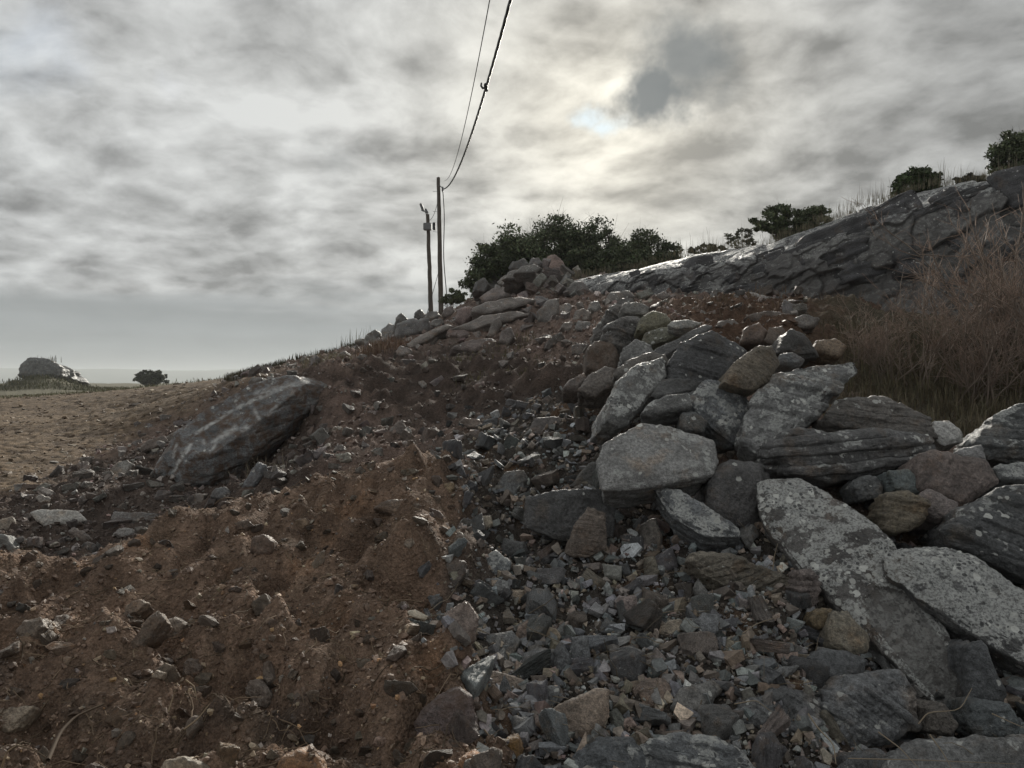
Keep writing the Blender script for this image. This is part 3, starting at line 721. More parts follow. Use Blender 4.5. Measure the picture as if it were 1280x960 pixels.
B('brown_block', 'upright rust-brown block leaning on the dark standing slab', 'stone',
  [(705, 690), (716, 660), (735, 633), (757, 641), (758, 686), (735, 697), (715, 696)], 4.85, .35, -.1, .2, .04, (.18, .14, .11), .05, 6, (.2, .5, .8), .012, 30, .04, 4, group=GP, ref='the rust-brown block')
B('lower_boulder', 'squat angular dark grey boulder beneath the foot of the long slab', 'boulder',
  [(1032, 885), (1036, 868), (1062, 848), (1100, 842), (1126, 838), (1150, 868), (1147, 908), (1102, 936), (1060, 934), (1040, 922)], 3.45, .35, 0, .4, .06, (.165, .17, .175), .4, 6, (.5, .3, .6), .035, 32, .05, 5, group=GP, ref='the squat grey boulder')
B('corner_slab', 'flat grey slab filling the bottom right corner', 'boulder',
  [(1100, 950), (1130, 926), (1200, 918), (1310, 918), (1380, 930), (1380, 1010), (1200, 1020), (1100, 1010)], 3.15, 1.3, 0, .3, .04, (.20, .2, .195), .45, 6, group=GP, ref='the flat corner slab')
B('spotted_boulder', 'lichen-spotted blue-grey boulder cut off by the bottom edge', 'boulder',
  [(800, 945), (812, 922), (850, 916), (890, 920), (930, 940), (950, 975), (930, 1010), (830, 1010), (800, 985)], 3.1, .9, 0, .35, .05, (.165, .175, .182), .8, 6, (.2, .4, .9), .04, 26, .05, 4, group=GP, ref='the lichen-spotted boulder at the bottom')
B('bluish_boulder', 'dark bluish boulder at the bottom edge left of the lichen-spotted one', 'boulder',
  [(708, 965), (722, 938), (752, 922), (790, 920), (812, 945), (815, 985), (780, 1010), (715, 1000)], 3.1, .8, 0, .3, .05, (.12, .13, .138), .3, 6, None, .03, 28, .05, 4, group=GP)
B('ridged_stone', 'ridged grey stone above the bottom edge, between two bigger boulders', 'stone',
  [(903, 905), (912, 888), (940, 872), (970, 858), (1028, 864), (1031, 900), (1000, 924), (960, 916), (925, 915)], 3.45, .8, .1, .28, .05, (.165, .168, .17), .3, 6, (.5, .2, .8), .05, 30, .05, 5, group=GP, ref='the ridged grey stone')
B('angular_stone', 'dark angular stone tucked under the lower half of the long slab', 'stone',
  [(1005, 822), (1022, 810), (1060, 812), (1086, 826), (1078, 845), (1045, 856), (1010, 838)], 3.75, .6, 0, .22, .05, (.13, .135, .14), .15, 5, None, .03, 32, .04, 5, group=GP)
B('rounded_stone', 'rounded tan stone pressed against the underside of the long slab', 'stone',
  [(1032, 785), (1040, 765), (1058, 763), (1086, 795), (1088, 815), (1060, 820), (1036, 808)], 3.95, .4, 0, .22, .05, (.20, .175, .13), .1, 5, None, .02, 14, .05, 2, group=GP)
B('ochre_stone', 'small ochre-yellow stone beside the rounded tan one', 'stone',
  [(1013, 775), (1018, 762), (1040, 761), (1040, 780), (1022, 788)], 4.05, .4, 0, .12, .03, (.21, .15, .075), 0, 4, group=GP)
B('pink_block', 'pinkish banded block standing at the long slab\'s upper edge', 'stone',
  [(995, 745), (998, 712), (1015, 711), (1026, 722), (1025, 752), (1008, 764)], 4.25, .25, 0, .2, .03, (.25, .20, .18), .1, 5, (0, .2, 1), .05, 30, .04, 3, group=GP)
B('olive_stone', 'olive-brown roundish stone in the rubble left of the long slab', 'stone',
  [(876, 835), (882, 812), (905, 798), (930, 802), (936, 822), (925, 845), (895, 856), (878, 850)], 3.85, .6, 0, .22, .05, (.21, .175, .12), .12, 5, None, .03, 26, .05, 4, group=GP, ref='the olive-brown stone')
B('upright_shard', 'dark upright shard behind the foot of the long slab', 'stone',
  [(1213, 880), (1212, 810), (1228, 802), (1245, 840), (1258, 868), (1250, 884)], 3.7, .2, 0, .25, .04, (.11, .115, .12), .1, 5, group=GP)
B('low_block', 'bluish dark block low in the gap right of the long slab', 'stone',
  [(1212, 905), (1216, 876), (1262, 880), (1275, 905), (1268, 925), (1220, 924)], 3.45, .3, 0, .25, .04, (.115, .13, .135), .2, 5, group=GP)
B('foot_stone', 'brownish stone under the lower tip of the long slab', 'stone',
  [(1155, 915), (1158, 885), (1180, 878), (1198, 905), (1190, 922)], 3.4, .3, 0, .2, .04, (.15, .13, .11), .1, 5, group=GP)
# the back row of the heap
B('ridge_slab', 'grey layered slab bent over at the back left of the heap', 'boulder',
  [(746, 412), (752, 392), (775, 371), (792, 374), (800, 385), (780, 398), (770, 425), (755, 428)], 9.0, .6, .2, .5, .08, (.17, .155, .14), .25, 5, (.5, .2, .8), .06, 24, .06, 4, group=GP, ref='the bent layered slab')
B('ridge_slab', 'flat pale-edged slab lying on the bent layered one', 'boulder',
  [(774, 388), (780, 379), (796, 377), (813, 386), (808, 394), (780, 393)], 8.7, .8, 0, .3, .05, (.2, .19, .17), .3, 5, group=GP)
B('hanging_boulder', 'ragged grey boulder overhanging a dark hollow', 'boulder',
  [(756, 420), (762, 404), (775, 398), (800, 397), (806, 410), (798, 430), (775, 442), (762, 438)], 8.4, .2, .1, .5, .06, (.165, .155, .145), .45, 5, (.3, .2, 1), .06, 26, .06, 4, group=GP, ref='the overhanging grey boulder')
B('mossy_boulder', 'greenish tan angular boulder at the crest of the heap', 'boulder',
  [(795, 414), (800, 398), (815, 388), (834, 391), (843, 405), (820, 412)], 8.2, .5, 0, .45, .06, (.20, .185, .12), .1, 5, None, .02, 32, .03, 4, group=GP, ref='the greenish tan boulder')
B('mossy_slab', 'greenish grey slab under the crest boulder', 'boulder',
  [(800, 428), (806, 416), (840, 405), (870, 402), (868, 410), (840, 424), (815, 432)], 7.8, .7, 0, .35, .04, (.185, .18, .13), .35, 5, group=GP)
B('grey_block', 'light grey fractured block on the heap\'s left flank', 'boulder',
  [(777, 448), (778, 434), (795, 423), (815, 430), (818, 442), (800, 455), (782, 456)], 7.5, .5, 0, .4, .05, (.21, .205, .195), .4, 5, None, .05, 28, .05, 4, group=GP)
B('thin_slab', 'long thin dark slab running up behind the charcoal boulder', 'boulder',
  [(800, 450), (815, 438), (850, 420), (885, 404), (892, 408), (860, 430), (828, 452)], 7.3, .8, 0, .3, .04, (.14, .135, .13), .2, 5, group=GP)
B('pale_flake', 'pale flat flake on top of the heap\'s crest', 'stone',
  [(834, 407), (840, 402), (862, 400), (877, 404), (866, 409), (845, 411)], 7.7, .9, 0, .12, .02, (.36, .35, .32), .1, 4, group=GP)
B('brown_boulder', 'dull brown boulder on the left flank, half buried in soil', 'boulder',
  [(732, 462), (733, 436), (745, 425), (765, 428), (775, 445), (770, 462), (745, 470)], 8.3, .2, 0, .5, .06, (.14, .105, .08), .0, 5, None, .02, 26, .04, 4, dirt=.6, group=GP, ref='the half-buried brown boulder')
B('flank_stone', 'brown-grey stone below the half-buried brown boulder', 'stone',
  [(722, 488), (735, 470), (758, 458), (772, 462), (772, 478), (745, 494)], 7.4, .7, 0, .3, .05, (.165, .14, .12), .1, 5, group=GP)
B('flank_stone', 'smaller pinkish brown stone farthest left on the heap\'s flank', 'stone',
  [(702, 487), (712, 474), (730, 466), (735, 474), (722, 487)], 7.6, .8, 0, .25, .04, (.19, .155, .135), .1, 5, group=GP)
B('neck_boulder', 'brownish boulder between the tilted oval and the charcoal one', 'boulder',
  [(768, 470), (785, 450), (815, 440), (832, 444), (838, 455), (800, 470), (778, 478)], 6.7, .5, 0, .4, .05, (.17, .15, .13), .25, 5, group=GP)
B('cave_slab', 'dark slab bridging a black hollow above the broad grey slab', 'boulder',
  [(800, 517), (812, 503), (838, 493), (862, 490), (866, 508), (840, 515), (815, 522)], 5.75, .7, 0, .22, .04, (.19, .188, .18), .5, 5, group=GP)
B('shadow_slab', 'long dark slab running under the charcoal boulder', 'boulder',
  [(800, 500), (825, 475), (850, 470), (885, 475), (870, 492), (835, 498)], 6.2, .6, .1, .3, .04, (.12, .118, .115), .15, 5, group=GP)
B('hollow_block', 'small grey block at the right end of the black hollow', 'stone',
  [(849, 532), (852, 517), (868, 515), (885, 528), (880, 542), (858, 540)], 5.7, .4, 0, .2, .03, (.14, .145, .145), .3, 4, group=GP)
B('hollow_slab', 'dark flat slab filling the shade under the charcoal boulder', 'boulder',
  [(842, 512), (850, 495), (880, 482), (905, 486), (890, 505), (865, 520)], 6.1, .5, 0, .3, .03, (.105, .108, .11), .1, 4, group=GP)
B('flat_slab', 'pale flat slab lying at the foot of the rock outcrop', 'boulder',
  [(917, 368), (940, 366), (985, 376), (975, 384), (930, 384)], 11.6, .9, 0, .3, .05, (.26, .24, .22), .1, 5, group=GP, ref='the pale flat slab by the outcrop')
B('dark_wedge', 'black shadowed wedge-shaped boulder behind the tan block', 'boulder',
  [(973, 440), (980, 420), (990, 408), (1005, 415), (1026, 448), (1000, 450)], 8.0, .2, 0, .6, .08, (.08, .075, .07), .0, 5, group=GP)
for k, (lab, ol, Y, tn) in enumerate((
    ('rusty brown block behind the charcoal boulder', [(925, 428), (932, 408), (948, 402), (960, 415), (955, 430)], 8.8, (.15, .105, .08)),
    ('brown block left of the black wedge-shaped boulder', [(955, 425), (962, 410), (978, 408), (985, 420), (970, 435)], 8.7, (.15, .115, .09)),
    ('dark flat stone near the pale flat slab', [(880, 392), (900, 385), (920, 387), (915, 396), (890, 398)], 10.8, (.12, .09, .075)),
    ('brown flat stone in front of the pale flat slab', [(930, 396), (955, 388), (990, 392), (985, 402), (945, 404)], 10.2, (.14, .11, .09)),
    ('greyish stone between the bushes and the black wedge', [(985, 400), (1005, 392), (1025, 398), (1020, 410), (995, 410)], 9.6, (.17, .155, .14)),
    ('smooth dark stone behind the wedge-shaped slab', [(972, 455), (975, 443), (990, 441), (1006, 450), (1000, 458)], 6.6, (.11, .115, .12)),
    ('ochre brown stone in front of the bare bushes', [(1012, 440), (1020, 425), (1045, 422), (1060, 432), (1050, 448)], 8.3, (.20, .145, .095)),
    ('grey stone on the brown soil left of the pale flat slab', [(893, 408), (900, 400), (918, 400), (925, 408), (910, 414)], 9.6, (.15, .135, .12)),
    )):
    B('back_stone', lab, 'stone', ol, Y, .5, 0, .25, .05, tn, .05, 4, None, .03, 28, .05, 4, dirt=.3, group='stones behind the heap')
# rubble stones that stand out
GR = 'stones that stand out in the grey rubble'
for nm, lab, ol, Y, ty, th, tn, li, ref in (
    ('grey_slab', 'grey slab lying on edge beside the three dark shards', [(600, 805), (612, 792), (640, 788), (652, 800), (640, 825), (608, 826)], 4.15, .5, .15, (.17, .172, .17), .1, None),
    ('grey_block', 'smooth mid-grey block below the three dark shards', [(650, 838), (655, 818), (672, 811), (694, 814), (694, 838), (676, 848)], 3.9, .3, .18, (.16, .165, .17), .05, 'the smooth mid-grey block'),
    ('dark_shard', 'thin dark shard standing upright, leftmost of three', [(694, 838), (694, 815), (702, 803), (712, 818), (718, 842), (702, 846)], 3.95, .2, .08, (.14, .145, .15), 0, None),
    ('dark_shard', 'grey upright shard, rightmost of three standing together', [(715, 835), (715, 797), (735, 795), (738, 825), (728, 840)], 4.0, .2, .08, (.165, .17, .175), .05, 'the upright grey shards'),
    ('dark_shard', 'pointed pale-edged shard between two upright ones', [(686, 800), (694, 788), (706, 778), (702, 798), (694, 808)], 4.1, .2, .06, (.19, .19, .18), .05, None),
    ('pinkish_slab', 'pinkish brown slab half sunk in the rubble above the mid-grey block', [(642, 800), (650, 780), (680, 768), (688, 775), (672, 800), (655, 815)], 4.15, .7, .12, (.23, .18, .15), 0, 'the pinkish brown slab'),
    ('red_stone', 'light reddish heart-shaped stone in the middle of the rubble', [(768, 758), (772, 746), (795, 744), (798, 755), (782, 772)], 4.45, .7, .1, (.24, .185, .165), 0, 'the light reddish stone'),
    ('mottled_stone', 'black and white mottled stone beside the soil heap', [(598, 715), (606, 695), (620, 687), (640, 700), (636, 718), (612, 722)], 4.75, .5, .14, (.16, .17, .175), .9, 'the mottled stone'),
    ('mottled_slab', 'pale speckled slab just below the mottled stone', [(600, 726), (620, 722), (636, 728), (638, 742), (615, 745)], 4.55, .8, .1, (.26, .26, .255), .5, None),
    ('tan_stone', 'tan rounded stone below the speckled slab', [(632, 750), (640, 736), (656, 738), (654, 752), (640, 760)], 4.45, .6, .1, (.27, .21, .15), 0, None),
    ('cream_stone', 'cream-coloured stone at the edge of soil and rubble', [(594, 655), (598, 646), (614, 645), (616, 656), (606, 664)], 5.15, .5, .1, (.36, .30, .22), 0, 'the cream-coloured stone'),
    ('dark_slate', 'dark slate leaning at the top of the mottled stone', [(622, 694), (630, 672), (655, 678), (662, 692), (645, 702)], 4.9, .5, .1, (.12, .12, .118), .05, None),
    ('grey_chunk', 'split grey chunk with a pale top corner near the soil edge', [(622, 605), (632, 590), (655, 588), (660, 600), (645, 622), (628, 625)], 5.6, .4, .2, (.14, .142, .14), .1, None),
    ('leaning_stone', 'dark triangular stone leaning against the broad grey slab', [(712, 608), (735, 578), (750, 576), (752, 606), (735, 612)], 5.35, .35, .2, (.13, .125, .115), .05, None),
    ('dusty_slab', 'brown slab with cream top edge lying in bottom rubble', [(668, 905), (700, 880), (745, 858), (762, 862), (762, 895), (745, 922), (690, 926)], 3.5, .7, .15, (.20, .15, .11), 0, 'the dusty brown slab'),
    ('rust_slab', 'rust and cream slab near the purple-brown rock', [(590, 842), (612, 836), (652, 848), (668, 858), (650, 868), (618, 864)], 3.75, .7, .1, (.25, .195, .15), .1, None),
    ('green_stone', 'green-grey rounded stone at the right end of the dusty slab', [(760, 892), (770, 886), (782, 900), (780, 915), (768, 918)], 3.45, .4, .1, (.15, .155, .13), 0, None),
    ('mottled_pebble', 'light mottled stone beside the dusty slab', [(678, 868), (685, 858), (700, 860), (698, 880), (688, 890)], 3.65, .3, .1, (.22, .225, .225), .4, None),
    ('pale_block', 'bluish block with pale base beside an orange clod', [(640, 900), (645, 896), (665, 898), (668, 918), (656, 925), (642, 915)], 3.45, .4, .12, (.17, .178, .18), .1, None),
    ('rubble_slab', 'dark flat slab in rubble under the splintery slab', [(868, 775), (880, 765), (900, 768), (898, 790), (878, 800)], 4.1, .8, .1, (.15, .155, .16), .3, None),
    ('tan_slab', 'tan-topped slab left of the olive-brown stone', [(818, 790), (835, 775), (852, 774), (856, 790), (840, 800)], 4.15, .8, .1, (.27, .22, .16), 0, None),
    ('long_shard', 'long grey shard pointing up left of the splintery slab', [(868, 735), (873, 722), (884, 738), (892, 760), (884, 770)], 4.35, .4, .08, (.155, .15, .14), .05, None),
    ('tall_stone', 'tall brownish stone under the bluish leaning slab', [(800, 690), (803, 655), (820, 648), (828, 670), (826, 695)], 4.8, .25, .15, (.16, .14, .12), .05, None),
    ('striped_shard', 'olive upright shard left of the tall brownish stone', [(806, 728), (808, 698), (818, 696), (824, 715), (820, 736)], 4.55, .3, .1, (.2, .175, .13), 0, None),
    ('ridge_stone', 'grey-edged ridged stone near the squat grey boulder', [(940, 868), (945, 850), (975, 832), (1000, 832), (985, 846), (955, 868)], 3.65, .6, .14, (.17, .172, .17), .1, None),
    ('low_slab', 'broad grey slab under rubble below the olive-brown stone', [(838, 885), (850, 860), (890, 850), (905, 862), (880, 890), (850, 895)], 3.6, .8, .1, (.17, .165, .155), .1, None),
    ('soil_slab', 'reddish slab with gravel on it left of the grey slab', [(790, 862), (800, 850), (830, 848), (845, 862), (830, 885), (800, 884)], 3.65, .9, .1, (.21, .155, .12), .0, None),
    ('rubble_flake', 'broad dark flake high in the rubble under the brown slope', [(658, 540), (668, 522), (700, 520), (702, 536), (680, 545)], 7.4, .7, .2, (.14, .12, .11), 0, None),
    ):
    B(nm, lab, 'stone', ol, Y, ty, 0, th, .03, tn, li, 5, None, .022, 32, .05, 5, group=GR, ref=ref, fine=.005)
# stones in the spoil heap
GS = 'stones in the brown soil heap'
for nm, lab, ol, Y, ty, th, tn, ref in (
    ('purple_rock', 'large purple-brown rock at the foot of the soil heap', [(516, 905), (524, 893), (540, 880), (570, 862), (590, 872), (597, 912), (560, 925), (530, 936)], 3.4, .3, .25, (.115, .085, .078), 'the purple-brown rock'),
    ('orange_clod', 'orange crumbly clod at the bottom edge', [(570, 965), (578, 948), (592, 943), (605, 955), (606, 975), (580, 980)], 3.05, .3, .15, (.33, .16, .07), 'the orange clod'),
    ('orange_clod', 'rounded orange-tan clod, left of the purple-brown rock', [(340, 965), (350, 945), (372, 935), (400, 950), (408, 975), (360, 985)], 2.85, .4, .2, (.23, .13, .07), None),
    ('ochre_clod', 'ochre clod beside a bluish block at the soil edge', [(632, 935), (634, 924), (648, 920), (655, 935), (648, 952), (636, 950)], 3.3, .3, .1, (.27, .16, .06), None),
    ('pale_block', 'pale sandy block at the bottom edge of the soil heap', [(194, 965), (205, 946), (235, 944), (262, 956), (275, 985), (210, 990)], 2.7, .8, .2, (.36, .28, .19), 'the pale sandy block'),
    ('tan_slab', 'broad tan slab at the left edge of the soil heap', [(-30, 895), (10, 882), (47, 882), (25, 905), (5, 920), (-30, 918)], 3.05, .9, .15, (.30, .235, .165), 'the tan slab at the left edge'),
    ('white_pebble', 'smooth whitish pebble on the crest side of the soil heap', [(503, 682), (506, 674), (516, 673), (520, 680), (512, 686)], 4.75, .4, .06, (.36, .29, .22), 'the whitish pebble'),
    ('yellow_stone', 'yellowish rounded stone near the top of the soil heap', [(549, 615), (552, 605), (566, 603), (570, 612), (562, 620)], 5.4, .4, .12, (.27, .19, .10), None),
    ('curved_stone', 'curved pale stone standing at the soil edge above a long one', [(566, 680), (572, 664), (580, 668), (582, 690), (574, 697)], 4.9, .2, .06, (.24, .2, .16), None),
    ('long_stone', 'long grey stone lying at the soil and rubble edge', [(544, 722), (550, 708), (572, 698), (584, 702), (580, 712), (560, 720)], 4.65, .6, .12, (.20, .18, .16), 'the long grey stone'),
    ('soil_rock', 'angular pinkish rock where soil meets rubble', [(552, 800), (556, 768), (582, 752), (598, 772), (592, 800), (572, 812)], 4.05, .3, .2, (.20, .155, .13), 'the angular pinkish rock'),
    ('upright_stone', 'grey stone standing upright in the soil', [(308, 868), (312, 852), (324, 849), (342, 872), (338, 888), (322, 884)], 3.35, .3, .1, (.20, .165, .135), 'the upright soil stone'),
    ('leaning_stone', 'narrow brown stone leaning above the upright soil stone', [(328, 850), (329, 828), (336, 826), (346, 848), (340, 860)], 3.5, .3, .06, (.17, .13, .10), None),
    ('flat_stone', 'flat tan stone tilted in the middle of the soil heap', [(150, 775), (158, 757), (178, 749), (186, 754), (172, 768)], 3.85, .7, .1, (.25, .185, .13), 'the flat tan stone'),
    ('long_slab', 'long brown slab sloping up across the soil heap', [(155, 815), (175, 785), (198, 762), (206, 775), (190, 800), (165, 818)], 3.65, .6, .12, (.18, .13, .09), 'the long brown slab'),
    ('brown_stone', 'round brown stone right of the long brown slab', [(200, 798), (203, 778), (218, 771), (232, 780), (225, 795), (210, 802)], 3.65, .4, .14, (.19, .145, .105), None),
    ('brown_stone', 'rounded stone in the soil above the upright pair', [(228, 845), (232, 825), (244, 822), (251, 835), (245, 850)], 3.45, .4, .1, (.17, .13, .10), None),
    ('cream_stone', 'cream chip among roots on the left of the soil heap', [(190, 848), (196, 838), (208, 841), (204, 850)], 3.4, .6, .04, (.38, .30, .21), None),
    ('hump_stone', 'smooth brown hump of stone near the crest of the soil heap', [(272, 662), (280, 653), (310, 651), (320, 658), (300, 668), (278, 668)], 5.05, .4, .2, (.14, .095, .065), None),
    ('hump_stone', 'brown rounded stone with hollow front on the heap\'s upper slope', [(312, 690), (315, 672), (330, 666), (342, 676), (338, 692), (322, 697)], 4.75, .3, .16, (.15, .10, .07), None),
    ('tan_clod', 'tan clod beside the hump of stone on the upper slope', [(365, 662), (368, 650), (382, 647), (388, 655), (380, 664)], 4.95, .4, .1, (.26, .175, .10), None),
    ('ledge_stone', 'wide brown ledge of stone below the soil crest', [(465, 636), (480, 626), (510, 624), (528, 632), (520, 642), (490, 642)], 5.25, .5, .15, (.19, .14, .10), None),
    ('rough_stone', 'pale brown stone in the lower left soil', [(20, 792), (30, 775), (50, 772), (58, 785), (45, 800), (28, 800)], 3.65, .4, .15, (.17, .13, .095), None),
    ('rose_pebble', 'rose-coloured pebble in front of the purple-brown rock', [(466, 930), (470, 922), (482, 922), (484, 930), (476, 936)], 3.05, .4, .05, (.34, .22, .16), None),
    ):
    B(nm, lab, 'stone', ol, Y, ty, 0, th, .03, tn, 0, 5, None, .03, 22, .06, 4, dirt=.55, group=GS, ref=ref, fine=.005)
# the left trench and bank
o = B('scraped_slab', 'great smooth dark slab with white scrape marks, set in the bank', 'rock',
  [(190, 592), (198, 566), (232, 534), (262, 512), (300, 490), (352, 478), (392, 471), (416, 484), (402, 500), (352, 520), (318, 545), (296, 572), (262, 606), (215, 612)],
  10.0, 1.15, .1, .7, .45, (.15, .153, .155), .3, 7, (.2, -.4, .8), .014, 16, .05, 5, dirt=.9, ref='the great scraped slab')
slab = o
TR = 'stones lying around the trench'
for nm, lab, ol, Y, ty, th, tn, li in (
    ('pale_slab', 'whitish flat slab lying at the left end of the trench', [(37, 641), (50, 637), (96, 638), (108, 650), (80, 655), (55, 657)], 6.9, .8, .15, (.44, .42, .38), .1),
    ('brown_flake', 'brown flake leaning under the whitish slab', [(85, 664), (92, 660), (115, 672), (124, 681), (108, 680)], 6.3, .5, .08, (.16, .13, .11), 0),
    ('grey_block', 'grey-green block at the left edge beside the trench', [(-15, 690), (-10, 668), (8, 668), (20, 685), (18, 692)], 5.5, .4, .2, (.24, .245, .225), .1),
    ('round_slab', 'rounded tan slab above the grey-green block', [(-20, 662), (0, 650), (15, 646), (20, 655), (8, 666)], 6.1, .7, .1, (.27, .22, .165), 0),
    ('trench_slab', 'dark slab in the bottom of the trench', [(138, 650), (142, 640), (165, 640), (200, 642), (196, 652), (165, 656)], 7.2, .8, .15, (.19, .18, .17), .1),
    ('trench_stone', 'light grey stone below the dark trench slab', [(141, 668), (148, 661), (166, 660), (168, 668), (155, 674)], 6.8, .6, .1, (.34, .32, .3), .1),
    ('bank_stone', 'pale flat stone set in the bank left of the scraped slab', [(138, 586), (145, 578), (160, 575), (168, 580), (160, 592), (142, 596)], 9.4, .6, .2, (.25, .235, .21), .1),
    ('bank_stone', 'brown ledge stone in the bank by the scraped slab', [(174, 560), (185, 550), (205, 544), (211, 552), (195, 560), (178, 565)], 10.3, .6, .2, (.15, .12, .10), .1),
    ('field_stone', 'pale stone at the foot of the cut bank', [(44, 622), (52, 618), (62, 622), (62, 628), (50, 630)], 8.6, .5, .1, (.32, .28, .24), 0),
    ('field_stone', 'pale flat flake above the foot of the cut bank', [(46, 612), (52, 608), (68, 614), (66, 620), (55, 618)], 9.0, .7, .08, (.36, .31, .27), 0),
    ('trench_boulder', 'bluish leaning stone in the hollow under the scraped slab', [(300, 612), (310, 595), (322, 578), (332, 582), (325, 600), (312, 614)], 8.2, .4, .2, (.13, .14, .15), .2),
    ('trench_boulder', 'grey stone in the mouth of the hollow', [(262, 622), (268, 610), (282, 608), (290, 618), (278, 626)], 7.9, .5, .15, (.15, .15, .15), .1),
    ('bank_block', 'yellow-brown rock block at the upper end of the scraped slab', [(362, 508), (366, 488), (380, 478), (404, 480), (415, 488), (395, 500), (378, 516)], 10.2, .4, .4, (.165, .145, .105), .1),
    ):
    B(nm, lab, 'stone', ol, Y, ty, 0, th, .03, tn, li, 5, None, .03, 28, .05, 4, dirt=.25, group=TR)
REFS.append(('the whitish trench slab', P(72, 647, 6.9)))
# white scrapes across the smooth slab: marks on the stone itself
def scrape(o, lines):
    me = o.data; n = len(me.vertices); v = np.empty(n * 3, np.float32); me.vertices.foreach_get('co', v); v = v.reshape(-1, 3).astype(float) + np.array(o.location)
    px = v[:, 0] / v[:, 1] * F + 640; py = HOR - (v[:, 2] - EYE) / v[:, 1] * F
    m_ = np.zeros(n); nz = fbm(v * 9, 3)
    for (x0, y0), (x1, y1), wd, k in lines:
        dd = np.array([x1 - x0, y1 - y0]); t_ = np.clip(((px - x0) * dd[0] + (py - y0) * dd[1]) / (dd @ dd), 0, 1)
        d_ = np.hypot(px - x0 - t_ * dd[0] + 1.2 * nz, py - y0 - t_ * dd[1] + 1.2 * nz)
        m_ = np.maximum(m_, k * np.clip(1.3 - d_ / (wd * 1.35), 0, 1) * np.clip(.75 + 1.2 * fbm(v * 22, 2), 0, 1))
    a = me.color_attributes.new('mark', 'FLOAT_COLOR', 'POINT')
    cc_ = np.stack([m_, m_, m_, np.ones(n)], 1).astype(np.float32); a.data.foreach_set('color', cc_.ravel())
scrape(slab, [((217, 588), (238, 556), 1.8, 1), ((216, 572), (221, 555), 1.6, .7), ((244, 542), (270, 526), 1.6, .9), ((270, 526), (300, 508), 1.5, .6), ((300, 508), (345, 488), 2.2, .55), ((320, 492), (385, 476), 2.5, .5), ((266, 552), (273, 548), 2.5, .8), ((273, 548), (294, 535), 3, .7), ((266, 562), (270, 550), 1.5, .7), ((198, 567), (200, 572), 2, .8), ((318, 512), (324, 524), 1.8, .5), ((335, 520), (345, 508), 1.8, .5), ((304, 537), (308, 534), 3, .7), ((254, 551), (256, 555), 2, .6)])
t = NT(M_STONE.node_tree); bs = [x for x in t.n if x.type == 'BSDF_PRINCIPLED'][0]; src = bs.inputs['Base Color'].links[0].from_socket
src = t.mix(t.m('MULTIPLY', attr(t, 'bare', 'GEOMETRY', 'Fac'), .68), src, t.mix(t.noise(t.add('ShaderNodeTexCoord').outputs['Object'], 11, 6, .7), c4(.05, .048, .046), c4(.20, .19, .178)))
t.l.new(t.mix(t.m('MULTIPLY', attr(t, 'mark', 'GEOMETRY', 'Fac'), 1.0), src, c4(.66, .66, .64)), bs.inputs['Base Color'])
